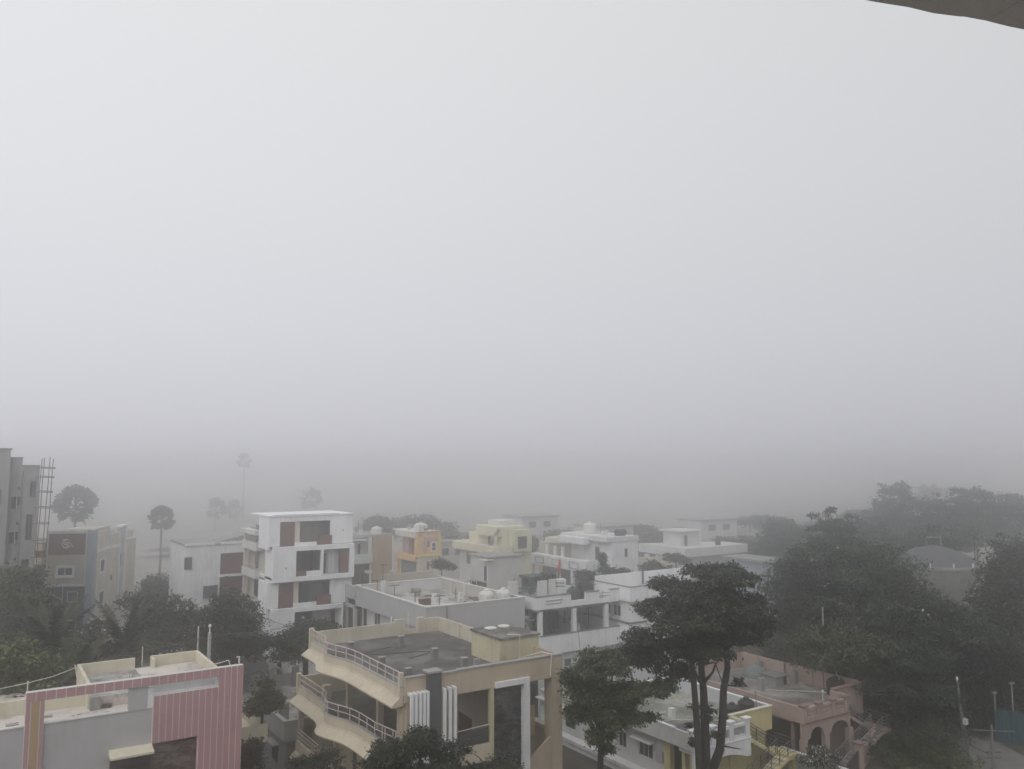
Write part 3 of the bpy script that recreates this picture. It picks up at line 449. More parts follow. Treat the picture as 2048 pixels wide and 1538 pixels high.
for x0, x1, y in ((40.7, 41.65, 62.6), (43.15, 44.15, 61.6), (44.6, 45.3, 61.9)): P('merlon', wh, offwhite, (x0, x1, y, y+.15, 9.4, 11.55))
P('parapet_rail', wh, raild, mb=MB().tube([(41.7, 62.7, 10.9), (43.2, 62.0, 10.9)], .05).tube([(41.7, 62.7, 10.55), (43.2, 62.0, 10.6)], .04)); P('parapet_rail', wh, raild, mb=MB().tube([(45.3, 63.5, 11.0), (46.8, 62.5, 11.0)], .05).tube([(45.3, 63.5, 10.7), (46.8, 62.5, 10.7)], .05))
P('notch_rail', wh, cement_d, mb=MB().tube([(48.82, 59.98, 10.2), (51.1, 59.98, 10.2)], .03).tube([(48.82, 59.98, 9.95), (50.1, 59.98, 9.95)], .03).tube([(49.3, 59.98, 9.74), (49.3, 59.98, 10.4)], .025)); P('roof_rear_rail', wh, raild, mb=MB().tube([(48, 63, 10.7), (51, 63, 10.9)], .03).tube([(48, 63, 10.4), (51, 63, 10.5)], .03))
for x in (42.3, 46.05, 49.8):
    P('column', wh, white, (x-.18, x+.2, 60.0, 60.35, 6.2, 9.1))
P('terrace_parapet', wh, white, (42.2, 51.2, 59.9, 60.08, 5.4, 7.0)); P('coping', wh, cement_d, (42.15, 51.25, 59.86, 60.12, 7.0, 7.07)); P('terrace_floor', wh, roofgrey, (42.2, 51.2, 60.08, 72, 5.95, 6.15)); P('lower_wall', wh, greenw, (42.3, 51.1, 60.3, 60.5, 0, 5.4)); P('small_window', wh, dgrey, (45.1, 45.75, 60.25, 60.3, 4.1, 4.7)); P('drain_pipe', wh, cement_d, mb=MB().tube([(46.75, 60.2, 5.4), (46.75, 60.2, 1)], .05))
P('inner_stair_wall', wh, offwhite, mb=MB().hull8([(47.6,61.5,6.15),(47.8,61.5,6.15),(47.8,69,6.15),(47.6,69,6.15),(47.6,61.5,7.3),(47.8,61.5,7.3),(47.8,69,8.2),(47.6,69,8.2)])); P('inner_wall', wh, white, (47.8, 51.2, 66.0, 66.2, 6.15, 9.1)); P('inner_wall', wh, white, (41.9, 46.2, 69, 69.2, 6.15, 9.1)); P('inner_pier', wh, white, (44.5, 44.75, 65, 65.3, 6.15, 9.1)); P('inner_pier', wh, white, (45.3, 45.5, 66, 66.3, 6.15, 9.1)); P('inner_beam', wh, white, (43.5, 46.5, 64.8, 65.0, 8.6, 9.1)); P('stair_stringer', wh, raild, mb=MB().tube([(47.5, 66, 9.1), (47.2, 65, 8.3)], .05).tube([(48.0, 66, 9.1), (47.7, 65, 8.3)], .05)); P('blue_drum', wh, plain('blue_drum', (.12, .16, .19), .6), (47.9, 49.2, 62.5, 63.3, 6.15, 6.95)); P('left_annex', wh, offwhite, (40.95, 42.1, 61.5, 61.7, 5, 8.6)); P('annex_shade', wh, cement_d, (40.9, 42.3, 60.9, 61.7, 8.25, 8.4)); P('annex_window', wh, darkb, (41.3, 41.65, 61.4, 61.5, 6.5, 7.9)); P('wall_ornament', wh, dgrey, mb=MB().tube([(42.72, 59.98, 8.9), (42.62, 59.98, 8.5), (42.75, 59.98, 8.1)], .05).tube([(42.7, 59.98, 7.3), (42.62, 59.98, 7.5)], .07))
def cloth(label, x, y, z0, z1, w):
    b = MB(); n = 7
    for i in range(n):
        xx = x+w*i/(n-1); dy = .05*math.sin(i*1.9); b.v += [(xx+.02*math.sin(i*3), y+dy*1.5, z0+.04*math.sin(i*2.3)), (xx, y+dy*.3, z1), (xx, y+.012+dy*.3, z1), (xx+.02*math.sin(i*3), y+.012+dy*1.5, z0+.04*math.sin(i*2.3))]
    for i in range(n-1):
        for k in range(4): b.f.append((4*i+k, 4*i+(k+1)%4, 4*i+4+(k+1)%4, 4*i+4+k))
    single('hanging_cloth', cloth_d, b, label, 'laundry', 'dark washing hung in the columned terrace')
cloth('widest dark cloth hanging nearest the left column of the open terrace', 43.2, 61.4, 6.5, 8.75, .95); cloth('narrow dark cloth hanging second from the left column of the open terrace', 44.55, 62.0, 6.5, 8.8, .3); cloth('short dark cloth hanging next to the middle column of the open terrace', 45.3, 62.5, 6.9, 8.75, .7); cloth('dark cloth hanging just right of the middle column of the open terrace', 47.0, 63.0, 7.2, 8.5, .3)
wl = MB().tube([(42.6, 61.6, 8.85), (45, 62.1, 8.78), (47.6, 63.1, 8.85)], .02, 4); single('clothesline', raild, wl, 'line strung behind the terrace columns carrying dark washing', 'clothesline')
tp_ = T('terrace_post', 'thin T-shaped post standing on the open terrace behind its parapet', 'post', (48.6, 61.2, 6.15)); P('post', tp_, rust, mb=MB().tube([(48.6, 61.2, 6.15), (48.6, 61.2, 8.75)], .05)); P('crossbar', tp_, rust, (48.3, 49.0, 61.17, 61.23, 8.7, 8.78))
tank('water_tank', 'dark green tank set in the left notch of the white roof parapet', 46.5, 60.9, 9.35, .58, 1.5, tankg, None); tank('water_tank', 'black square-looking tank behind the right notch of the white roof parapet', 49.3, 62.6, 9.35, .8, 1.75, tankb, None)
flag = T('flag', 'orange pennant on a thin pole above the white roof', 'flag', (48.5, 65.5, 9.3)); P('pole', flag, pipew, mb=MB().tube([(48.5, 65.5, 9.3), (48.5, 65.5, 13.0)], .03)); P('pennant', flag, flagc, mb=MB().hull8([(48.2,65.45,12.0),(48.5,65.45,11.4),(48.52,65.5,11.4),(48.22,65.5,12.0),(48.3,65.45,12.6),(48.5,65.45,12.95),(48.52,65.5,12.95),(48.32,65.5,12.6)])); P('base_block', flag, white, (48.1, 49.0, 65.2, 65.9, 9.3, 10.9))
tw = T('bright_white_wing', 'bright white two-storey wing beside the columned terrace, half behind the big tree', 'house', (51.25, 58.4, 0))
P('upper_wall', tw, white2, (51.25, 51.45, 58.6, 63.6, 9.4, 10.72), (51.25, 62, 58.4, 58.6, 9.4, 10.72)); P('roof', tw, roofgrey, (51.45, 64, 58.6, 63.6, 9.4, 9.7)); P('coping', tw, cement_d, (51.2, 62, 58.35, 58.6, 10.72, 10.78), (51.2, 51.45, 58.6, 63.4, 10.72, 10.78)); P('lower_wall', tw, white2, *wallX(51.6, 51.8, 58.9, 72, 0, 9.4, [(60.15, 61.3, 7.75, 8.85), (61.7, 62.1, 7.9, 8.85)]), (51.8, 62, 58.9, 59.1, 0, 9.4)); window(tw, 'X', 51.64, 60.15, 61.3, 7.75, 8.85, white, glass, 2, .08); P('vent', tw, glass, (51.62, 51.68, 61.7, 62.1, 7.9, 8.85)); P('ledge', tw, cement_d, (51.15, 51.6, 58.6, 66, 7.38, 7.46), (51.15, 62, 58.5, 58.9, 7.38, 7.46)); P('ledge_wall', tw, white2, (51.25, 51.45, 58.6, 66, 5.6, 7.38), (51.45, 60, 58.6, 58.8, 5.6, 7.38)); P('rear_parapet', tw, white2, (51.3, 64, 63.4, 63.6, 9.4, 11.2)); P('drain_pipe', tw, dgrey, mb=MB().tube([(57.3, 63.3, 11.6), (57.3, 63.3, 10.0)], .09)); P('white_pipe', tw, tankw, mb=MB().tube([(53.3, 58.3, 10.7), (53.3, 58.3, 5)], .07))

# ---------------------------------------------------------------- low white and yellow house at the right
yw = T('white_yellow_house', 'single-storey house with a white front, yellow side and scalloped white balcony', 'house', (40, 39.8, 0))
P('parapet_band', yw, offwhite, (40.0, 40.18, 39.8, 51.2, 3.42, 4.5)); P('coping', yw, white2, (39.96, 40.22, 41.4, 51.25, 4.5, 4.57), (40.22, 49.55, 51.05, 51.25, 4.5, 4.57), (49.35, 49.6, 41.4, 51.05, 4.5, 4.57)); P('far_parapet', yw, paint('pale_blue_inner', (.56, .58, .60), .2), (40.18, 49.5, 51.05, 51.2, 3.4, 4.5), (49.38, 49.55, 41.3, 51.05, 3.4, 4.5))
P('roof', yw, mottled('mossy_roof', [(.085,.085,.07),(.17,.17,.145),(.235,.235,.20),(.38,.37,.34)], .45), (40.18, 49.38, 41.3, 51.05, 3.3, 3.5)); P('yellow_front', yw, yellowp, (45.2, 49.55, 41.14, 41.3, 2.9, 4.5), (45.2, 49.0, 41.3, 41.5, 0, 2.9)); P('yellow_coping', yw, paleyellow, (45.15, 49.62, 41.05, 41.36, 4.5, 4.58), (45.1, 45.32, 40.0, 41.05, 4.4, 4.5))
wn = [(44.0, 45.35, 1.6, 2.62), (46.6, 47.8, 1.6, 2.62)]; P('left_wall', yw, offwhite, *wallX(40.7, 40.9, 42.9, 52.5, 0, 3.4, [(44.2, 45.7, 1.45, 2.55), (47.0, 47.9, 1.45, 2.6)]))
window(yw, 'X', 40.74, 44.2, 45.7, 1.45, 2.55, offwhite, glass, 3, .08); window(yw, 'X', 40.74, 47.0, 47.9, 1.45, 2.6, offwhite, glass, 2, .08)
for y0, y1, z in ((43.9, 46.0, 2.75), (46.8, 48.3, 2.85)): P('sunshade', yw, offwhite, mb=MB().hull8([(40.15,y0,z-.1),(40.72,y0,z),(40.72,y1,z),(40.15,y1,z-.1),(40.15,y0,z-.03),(40.72,y0,z+.12),(40.72,y1,z+.12),(40.15,y1,z-.03)]))
P('vent', yw, dark, (40.68, 40.72, 44.6, 45.6, 3.1, 3.35)); P('vent', yw, dark, (40.68, 40.72, 46.3, 46.9, 3.1, 3.3)); P('meter_box', yw, greyw, (40.5, 40.7, 43.1, 43.7, 1.7, 2.35), bevel=.02); P('plinth', yw, white, (39.9, 40.7, 42.9, 58, .45, .7), (40.0, 40.2, 42.9, 58, 0, .45)); P('far_wall', yw, greenw, (40.8, 41.0, 52.5, 58, 0, 3.2)); P('far_ledge', yw, offwhite, (40.3, 40.8, 52.3, 58, 2.6, 2.72)); P('far_window', yw, glass, (40.76, 40.8, 53.2, 54.4, 1.2, 2.4)); P('far_roof', yw, roofgrey, (40.6, 46, 52.3, 58, 3.2, 3.3))
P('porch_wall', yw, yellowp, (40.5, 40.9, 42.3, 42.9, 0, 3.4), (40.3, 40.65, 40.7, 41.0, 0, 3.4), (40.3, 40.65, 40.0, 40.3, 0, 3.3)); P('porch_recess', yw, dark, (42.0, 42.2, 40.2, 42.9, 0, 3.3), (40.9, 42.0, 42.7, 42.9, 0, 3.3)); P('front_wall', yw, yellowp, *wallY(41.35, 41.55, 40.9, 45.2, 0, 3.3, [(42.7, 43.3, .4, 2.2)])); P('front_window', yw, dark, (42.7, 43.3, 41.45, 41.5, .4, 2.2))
ap = MB(); n = 16
for i in range(n):
    xa, xb = 40.2+5.5*i/n, 40.2+5.5*(i+1)/n; za, zb_ = [2.15+.42*math.sin(math.pi*min(1, max(0, (q-41.2)/4.1))) for q in (xa, xb)]
    ap.hull8([(xa,39.8,za),(xb,39.8,zb_),(xb,39.98,zb_),(xa,39.98,za),(xa,39.8,3.5),(xb,39.8,3.5),(xb,39.98,3.5),(xa,39.98,3.5)])
P('balcony_apron', yw, white2, mb=ap); P('balcony_slab', yw, white, (40.2, 45.7, 39.98, 41.14, 3.1, 3.4)); P('apron_trim', yw, white2, (40.2, 45.72, 39.74, 39.8, 3.32, 3.4)); P('balcony_side', yw, white2, (45.5, 45.7, 39.98, 41.14, 2.2, 4.35))
for x in (40.3, 42.05, 43.8, 45.4):
    c = P('baluster_pier', yw, white2, (x-.2, x+.2, 39.76, 40.06, 3.5, 4.62), bevel=.01); P('pier_cap', c, white2, (x-.3, x+.3, 39.66, 40.16, 4.62, 4.72), bevel=.015)
for x0 in (40.5, 42.25, 44.0):
    P('balustrade', yw, white2, (x0, x0+1.35, 39.84, 39.98, 4.2, 4.4), (x0, x0+1.35, 39.84, 39.98, 3.5, 3.66)); P('lattice', yw, greyw, mb=MB().tube([(x0, 39.91, 3.66), (x0+.65, 39.91, 4.2)], .03).tube([(x0+.65, 39.91, 3.66), (x0+1.3, 39.91, 4.2)], .03).tube([(x0+.65, 39.91, 3.66), (x0, 39.91, 4.2)], .03).tube([(x0+1.3, 39.91, 3.66), (x0+.65, 39.91, 4.2)], .03).tube([(x0, 39.91, 3.93), (x0+1.35, 39.91, 3.93)], .025)); P('lattice_back', yw, greyw, (x0, x0+1.35, 39.99, 40.02, 3.66, 4.2))
P('roof_rod', yw, rust, mb=MB().tube([(48.6, 41.7, 3.5), (48.55, 41.7, 5.6)], .03)); P('roof_pipe', yw, pipew, mb=MB().tube([(41.0, 45.5, 3.55), (43.5, 45.0, 3.55), (46.6, 42.6, 3.6)], .03)); P('roof_puddle', yw, roofdark, mb=MB().prism([(41.5,43),(43.5,42.6),(45,43.4),(44.2,44.2),(42,44)], 3.5, 3.504)); P('roof_stub', yw, white, (43.9, 44.3, 45.6, 46.0, 3.5, 4.1))
tank('water_tank', 'right black tank against the yellow parapet of the low white house', 48.4, 42.5, 3.5, .62, 1.45, tankb, 'black tanks on the yellow house'); tank('water_tank', 'left black tank against the yellow parapet of the low white house', 46.9, 42.5, 3.5, .55, 1.3, tankb, 'black tanks on the yellow house')
def stair(root, pts, wd, m, um, rm, side):
    """pts: top, landing, bottom (x, z); flights side by side at y: upper at side[0], lower at side[1]"""
    (xa, za), (xb, zb), (xc, zc) = pts; y0, y1 = side
    for (p, q, y, nm) in (((xa, za), (xb, zb), y0, 'upper'), ((xb, zb), (xc, zc), y1, 'lower')):
        (ax, az), (bx, bz) = p, q; n = max(4, int(abs(az-bz)/.19)); fl = MB().hull8([(ax,y,az-.32),(bx,y,bz-.32),(bx,y+wd,bz-.32),(ax,y+wd,az-.32),(ax,y,az-.14),(bx,y,bz-.14),(bx,y+wd,bz-.14),(ax,y+wd,az-.14)])
        s = P('flight', root, m, mb=fl)
        for i in range(n):
            xa_ = ax+(bx-ax)*i/n; xb_ = ax+(bx-ax)*(i+1)/n; zz = az+(bz-az)*(i+1)/n; P('step', s, um, (min(xa_, xb_), max(xa_, xb_), y+.04, y+wd-.04, zz-.2, zz))
        for yy in (y+.05, y+wd-.05):
            for k in (.95, .7, .45, .2): P('rail', s, rm, mb=MB().tube([(ax, yy, az+k), (bx, yy, bz+k)], .028 if k > .9 else .018, 5))
            me = MB().box(-.022, .022, -.022, .022, 0, .95).mesh('rail_post', rm); nn = max(3, int(abs(bx-ax)/.8))
            for i in range(nn+1): link('rail_post', me, s, (ax+(bx-ax)*i/nn-OFF[root.name][0], yy-OFF[root.name][1], az+(bz-az)*i/nn))
    ld = P('landing', root, m, (xb, xb+wd, min(y0, y1), max(y0, y1)+wd, zb-.3, zb))
    for k in (.95, .7, .45, .2): P('rail', ld, rm, mb=MB().tube([(xb, min(y0, y1)+.05, zb+k), (xb+wd-.05, min(y0, y1)+.05, zb+k), (xb+wd-.05, max(y0, y1)+wd, zb+k)], .028 if k > .9 else .018, 5))
stair(yw, [(45.7, 3.4), (48.6, 1.75), (44.2, -.2)], 1.0, yellowp, paleyellow, raild, (40.05, 39.0)); P('landing_pier', yw, yellowp, (49.2, 49.5, 39.1, 39.4, 0, 1.45))
cw = T('compound_wall', 'pale boundary wall slanting between the yellow house and the salmon house', 'wall', (50.3, 38, 0)); P('wall', cw, greenw, (50.2, 50.4, 34, 41, 0, 1.5)); P('coping', cw, offwhite, (50.15, 50.45, 34, 41, 1.5, 1.58))

# ---------------------------------------------------------------- salmon house with arched porch
sm = T('salmon_house', 'salmon single-storey house with a double-arched porch and capped balustrade', 'house', (50.6, 39.2, 0))
P('side_wall', sm, salmon, (50.6, 50.8, 39.2, 52.5, 3.5, 4.62)); P('roof', sm, mottled('salmon_roof', [(.08,.074,.07),(.15,.139,.132),(.22,.205,.197),(.33,.31,.30)], .45), (50.8, 59.5, 40.6, 52.5, 3.5, 3.75), (50.8, 55.9, 39.45, 40.6, 3.5, 3.75)); P('back_parapet', sm, salmon, (50.8, 60.2, 52.5, 52.7, 3.3, 4.95)); P('right_parapet', sm, salmon, (59.4, 59.6, 40.6, 52.5, 3.3, 5.0)); P('right_front_parapet', sm, salmon, (55.9, 59.6, 40.5, 40.7, 2.6, 4.85), (55.75, 55.95, 39.4, 40.7, 3.5, 4.8)); P('coping', sm, salmon_d, (55.9, 59.7, 40.4, 40.8, 4.85, 4.93), (50.55, 50.85, 39.1, 39.5, 4.7, 4.78))
ar = [(51.55, 53.15), (53.95, 56.1)]; fr = MB()
fr.box(50.7, 56.3, 39.4, 39.6, 3.05, 3.5); xs = 50.7
for a, b_ in ar:
    if a > xs: fr.box(xs, a, 39.4, 39.6, 2.3, 3.05)
    nseg = 12
    for i in range(nseg):
        xa, xb = a+(b_-a)*i/nseg, a+(b_-a)*(i+1)/nseg; f_ = lambda q: 2.3+.72*math.sqrt(max(0, 1-((q-(a+b_)/2)/((b_-a)/2))**2))
        fr.hull8([(xa,39.4,f_(xa)),(xb,39.4,f_(xb)),(xb,39.6,f_(xb)),(xa,39.6,f_(xa)),(xa,39.4,3.05),(xb,39.4,3.05),(xb,39.6,3.05),(xa,39.6,3.05)])
    xs = b_
fr.box(56.1, 56.3, 39.4, 39.6, 2.3, 3.05); P('arched_front', sm, salmon, mb=fr)
for x in (50.75, 53.25, 56.1): P('porch_column', sm, salmon, (x, x+.5, 39.38, 39.75, 0, 2.3))
P('porch_band', sm, salmon_d, (51.0, 56.3, 39.3, 39.4, 3.42, 3.52)); P('parapet_base', sm, salmon, (50.7, 56.0, 39.35, 39.5, 3.52, 3.85))
for x in (50.95, 52.6, 54.25, 55.8):
    c = P('baluster_pier', sm, salmon, (x-.18, x+.18, 39.3, 39.6, 3.5, 4.62)); P('pier_cap', c, salmon_d, (x-.3, x+.3, 39.18, 39.72, 4.62, 4.74), bevel=.02)
for x0 in (51.15, 52.8, 54.45):
    P('balustrade_rail', sm, salmon, (x0, x0+1.25, 39.36, 39.54, 4.35, 4.52)); gb = MB()
    for i in range(7): gb.lathe((x0+.1+i*.175, 39.45, 3.85), [(.035, 0), (.06, .12), (.025, .25), (.05, .4), (.03, .5)], 6)
    P('balusters', sm, salmon, mb=gb)
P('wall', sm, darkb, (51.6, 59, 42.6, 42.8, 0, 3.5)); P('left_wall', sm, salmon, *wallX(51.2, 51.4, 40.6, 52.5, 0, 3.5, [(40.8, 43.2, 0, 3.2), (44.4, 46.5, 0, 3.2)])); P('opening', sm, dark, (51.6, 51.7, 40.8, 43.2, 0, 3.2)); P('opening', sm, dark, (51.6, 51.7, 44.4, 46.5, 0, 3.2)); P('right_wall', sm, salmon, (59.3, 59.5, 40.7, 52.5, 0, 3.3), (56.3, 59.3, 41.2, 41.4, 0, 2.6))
for x, y in ((54.5, 46.2), (58.7, 46.3), (54.0, 49.5), (59.0, 50.2)):
    c = P('column_stub', sm, cement, (x-.22, x+.22, y-.22, y+.22, 3.75, 4.75))
    for a in (-.12, 0, .12): P('rebar', c, rust, mb=MB().tube([(x+a, y, 4.75), (x+a*1.4, y+.05, 5.15)], .014, 4))
P('roof_pipe', sm, pipew, mb=MB().tube([(58.4, 41.7, 5.0), (59.3, 42.6, 5.2), (59.3, 42.6, 5.9)], .04)); P('roof_rod', sm, rust, mb=MB().tube([(58.95, 44.6, 3.75), (58.95, 44.6, 5.6)], .03)); P('roof_rod', sm, rust, mb=MB().tube([(59.2, 47.6, 3.75), (59.1, 47.5, 5.9)], .035)); P('roof_lamp', sm, tankw, mb=MB().tube([(55.3, 41.0, 3.75), (55.3, 41.0, 4.6)], .03).lathe((55.3, 41.0, 4.6), [(.05, 0), (.12, .1), (.06, .22)], 8)); P('floor_pipe', sm, pipew, mb=MB().tube([(54.5, 46.2, 3.82), (57, 44, 3.82), (58.2, 42.6, 3.85)], .03)); P('parapet_pier', sm, salmon, (59.3, 59.4, 47.8, 48.1, 3.75, 5.0)); P('parapet_pier', sm, salmon, (59.3, 59.4, 43.9, 44.2, 3.75, 5.0)); P('floor_debris', sm, salmon_d, (51.4, 52.1, 41.5, 41.65, 3.75, 3.82), (52.8, 53.6, 41.2, 41.4, 3.75, 3.8))
stair(sm, [(56.0, 3.5), (58.9, 1.9), (53.9, -.2)], 1.0, salmon, cement, steel, (39.45, 38.4))
tank('water_tank', 'black water tank in the right corner of the salmon roof', 58.6, 42.2, 3.75, .72, 1.35, tankb); 
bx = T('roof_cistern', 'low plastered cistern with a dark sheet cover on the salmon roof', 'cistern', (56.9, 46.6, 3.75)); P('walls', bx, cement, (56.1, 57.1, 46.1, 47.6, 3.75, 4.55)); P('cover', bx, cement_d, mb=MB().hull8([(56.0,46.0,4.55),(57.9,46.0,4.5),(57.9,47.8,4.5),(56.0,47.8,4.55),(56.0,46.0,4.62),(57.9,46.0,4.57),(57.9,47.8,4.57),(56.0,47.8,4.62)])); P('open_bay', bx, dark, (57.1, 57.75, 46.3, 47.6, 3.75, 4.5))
dm = MB().lathe((57.8, 49.6, 3.75), [(1.15, 0), (1.1, .3), (.85, .62), (.4, .85), (.05, .9)], 14); single('covered_heap', plain('grey_green_tarpaulin', (.17, .20, .19), .8), dm, 'rounded heap under grey-green tarpaulin on the salmon roof', 'heap')
gt = T('gate', 'dark barred gate in the salmon boundary wall below the arched porch', 'gate', (53, 36.9, 0))
gtp, gtq = Vector((51.5, 36.4, 0)), Vector((54.5, 37.6, 0)); bar = MB().box(-.02, .02, -.02, .02, 0, 1.5).mesh('bar', raild)
for i in range(17): q = gtp+(gtq-gtp)*i/16; link('bar', bar, gt, q-gt.location)
P('frame', gt, raild, mb=MB().tube([gtp+Vector((0,0,.15)), gtq+Vector((0,0,.15))], .03).tube([gtp+Vector((0,0,1.4)), gtq+Vector((0,0,1.4))], .03))
bw = T('salmon_boundary_wall', 'salmon boundary wall with a scooped top beside the dark gate', 'wall', (55, 37.8, 0)); sc = MB(); a, b_ = Vector((54.9, 37.7, 0)), Vector((58.5, 39.0, 0)); n = 12
d_ = (b_-a).normalized(); nn = Vector((-d_.y, d_.x, 0))*.1
for i in range(n):
    q, r_ = a+(b_-a)*i/n, a+(b_-a)*(i+1)/n; z1, z2 = [1.75-.35*math.sin(math.pi*k/n) for k in (i, i+1)]
    sc.hull8([q-nn, r_-nn, r_+nn, q+nn, q-nn+Vector((0,0,z1)), r_-nn+Vector((0,0,z2)), r_+nn+Vector((0,0,z2)), q+nn+Vector((0,0,z1))])
P('wall', bw, salmon, mb=sc); P('gate_pier', bw, salmon, (54.5, 54.95, 37.45, 37.9, 0, 1.9)); P('pier_cap', bw, salmon_d, (54.38, 55.07, 37.33, 38.02, 1.9, 2.02), bevel=.02)

# ---------------------------------------------------------------- houses farther back
oh = T('orange_house', 'orange and mauve house with a yellow border round its upper window', 'house', (48.4, 96.5, 0))
P('upper_wall', oh, orangep, *wallY(96.5, 96.7, 48.4, 51.9, 10.1, 13.35, [(49.9, 50.3, 11.3, 12.1), (50.5, 51.3, 10.7, 11.95)]), (51.7, 51.9, 96.7, 104, 9.9, 13.35), (48.4, 48.6, 96.7, 97.2, 9.9, 13.3)); P('mauve_panel', oh, pinkp, (49.4, 49.9, 96.47, 96.5, 10.55, 12.6), (49.9, 51.5, 96.47, 96.5, 12.1, 12.6)); P('lower_wall', oh, pinkbeige, *wallY(96.55, 96.7, 48.6, 52.0, 0, 10.1, [(49.9, 50.3, 8.4, 9.5)]), (48.7, 48.9, 96.7, 103, 0, 10)); P('yellow_border', oh, paint('yellow_border', (.62, .52, .2), .2), (48.4, 51.9, 96.4, 96.5, 10.1, 10.35), (51.55, 51.9, 96.4, 96.5, 10.35, 12.7))
window(oh, 'Y', 96.48, 50.5, 51.3, 10.7, 11.95, white, glass, 1, .14, rows=2); window(oh, 'Y', 96.55, 49.9, 50.3, 11.3, 12.1, pinkp, darkb, 1); window(oh, 'Y', 96.6, 49.9, 50.3, 8.4, 9.5, pinkp, darkb, 1); P('roof_parapet', oh, pinkbeige, (48.2, 48.4, 96.6, 102.6, 12.55, 13.3)); P('roof', oh, offwhite, (48.4, 52, 96.5, 104, 13.2, 13.3)); P('terrace_wall', oh, pinkp, (49.3, 49.5, 96.9, 102.5, 9.9, 12.5)); P('terrace_slab', oh, orangep, (48.3, 49.3, 96.7, 102.6, 9.5, 10.2)); P('garage', oh, plain('teal_shutter', (.13, .17, .18), .7), (48.62, 48.7, 97.2, 101.5, 7.4, 9.4)); P('garage_post', oh, orangep, (48.4, 48.7, 102.0, 102.4, 0, 9.6)); P('motif', oh, pinkp, (48.7, 49.1, 96.46, 96.5, 12.8, 13.1), (49.9, 50.3, 96.46, 96.5, 12.8, 13.1), (51.0, 51.5, 96.46, 96.5, 12.8, 13.1)); P('terrace_figure', oh, brownp, (48.9, 49.0, 98.5, 98.9, 10.2, 12.2), (48.9, 49.0, 99.6, 99.8, 10.2, 12.4), (48.8, 48.9, 97.4, 98.4, 10.3, 10.9))
for i in range(5): P('rebar', oh, rust, mb=MB().tube([(49.2+i*.6, 97.2, 13.3), (49.2+i*.6, 97.2, 14.2)], .03, 4))
tank('water_tank', 'white tank on the orange house roof between bare rods', 50.2, 99, 13.3, .9, 1.0, tankw)
bh = T('brown_walled_house', 'house with a blank ochre-brown side wall and white balconies', 'house', (43, 103, 0))
P('blank_wall', bh, ochre, (45.1, 48.0, 103, 103.3, 0, 12.5)); P('corner_pipe', bh, white, (47.95, 48.1, 102.9, 103.1, 5, 12.5)); P('balcony', bh, greenw, (41.5, 45.1, 103.0, 103.2, 9.0, 10.2), (41.5, 45.1, 103.2, 105, 8.85, 9.0)); P('white_wall', bh, offwhite, *wallY(104.5, 104.7, 41, 45.1, 9, 12.2, [(41.9, 42.3, 10.3, 11.6), (43.6, 44.0, 9.8, 11.4)])); P('window', bh, darkb, (41.9, 42.3, 104.6, 104.7, 10.3, 11.6)); P('window', bh, darkb, (43.6, 44.0, 104.6, 104.7, 9.8, 11.4)); P('roof', bh, cement, (41, 48, 103.0, 110, 12.5, 12.65)); P('porch_roof', bh, white, (41, 44.2, 102.6, 104.5, 12.0, 12.2)); P('ground_recess', bh, darkb, (41.5, 45.1, 104, 104.2, 0, 8.85)); P('white_notice', bh, offwhite, (44.0, 45.0, 102.9, 103.0, 7.6, 8.1))
tank('water_tank', 'white tank on the roof of the ochre-brown walled house', 46.3, 104.5, 12.65, .75, 1.0, tankw)
yh = T('yellow_balcony_house', 'pale yellow house with two thick curved balcony slabs, faded by fog', 'house', (59.4, 94.9, 0))
P('lower_balcony', yh, paleyellow, mb=MB().prism([(59.4,95),(59.2,106.5),(60.4,107.5),(64.5,107.5),(64.5,95)], 9.9, 10.9)); P('upper_balcony', yh, paleyellow, mb=MB().prism([(60.4,96),(60.2,101.5),(61,102.3),(65,102.3),(65,96)], 12.2, 13.5)); P('front_balcony', yh, paleyellow, (59.6, 62, 94.7, 95, 10.2, 11.0)); P('wall', yh, paleyellow, (61.2, 66, 95.8, 105, 0, 12.3)); P('right_bay', yh, paint('lime_yellow', (.58, .58, .42), .3), (62.2, 65.2, 94.6, 95.8, 10.2, 13.1)); P('bay_window', yh, glass, (62.9, 64.3, 94.5, 94.6, 10.6, 12.2)); P('door', yh, darkb, (61.1, 61.2, 98.9, 99.6, 10.9, 12.2)); P('front_pier', yh, paleyellow, (59.6, 59.9, 95.2, 95.5, 10.9, 12.4)); P('stair_flight', yh, cement_d, mb=MB().hull8([(60.3,97.5,10.9),(60.5,97.5,10.9),(60.5,98.2,10.9),(60.3,98.2,10.9),(60.3,95.4,13.2),(60.5,95.4,13.2),(60.5,95.8,13.2),(60.3,95.8,13.2)])); P('column', yh, paleyellow, (61.9, 62.2, 94.7, 95.0, 0, 10.2)); P('lower_wall', yh, offwhite, (60.2, 61.2, 96, 106, 0, 9.9)); P('lower_window', yh, dgrey, (60.1, 60.2, 102.0, 103.8, 7.9, 9.4)); P('roof_room', yh, offwhite, (62, 64.5, 98, 101, 13.3, 14.2))
kw = T('terraced_white_house', 'fogged white house with framed panels along its long balcony', 'house', (70, 88, 0))
P('balcony', kw, white, mb=MB().prism([(70.2,89.0),(70.2,102.5),(71.5,102.5),(71.5,89.0)], 7.4, 8.9)); 
for y in (90.5, 94.5, 98.8): P('panel_frame', kw, bluegrey, (70.1, 70.2, y, y+2.2, 8.5, 8.6), (70.1, 70.2, y, y+2.2, 7.7, 7.8), (70.1, 70.2, y, y+.12, 7.8, 8.5), (70.1, 70.2, y+2.08, y+2.2, 7.8, 8.5))
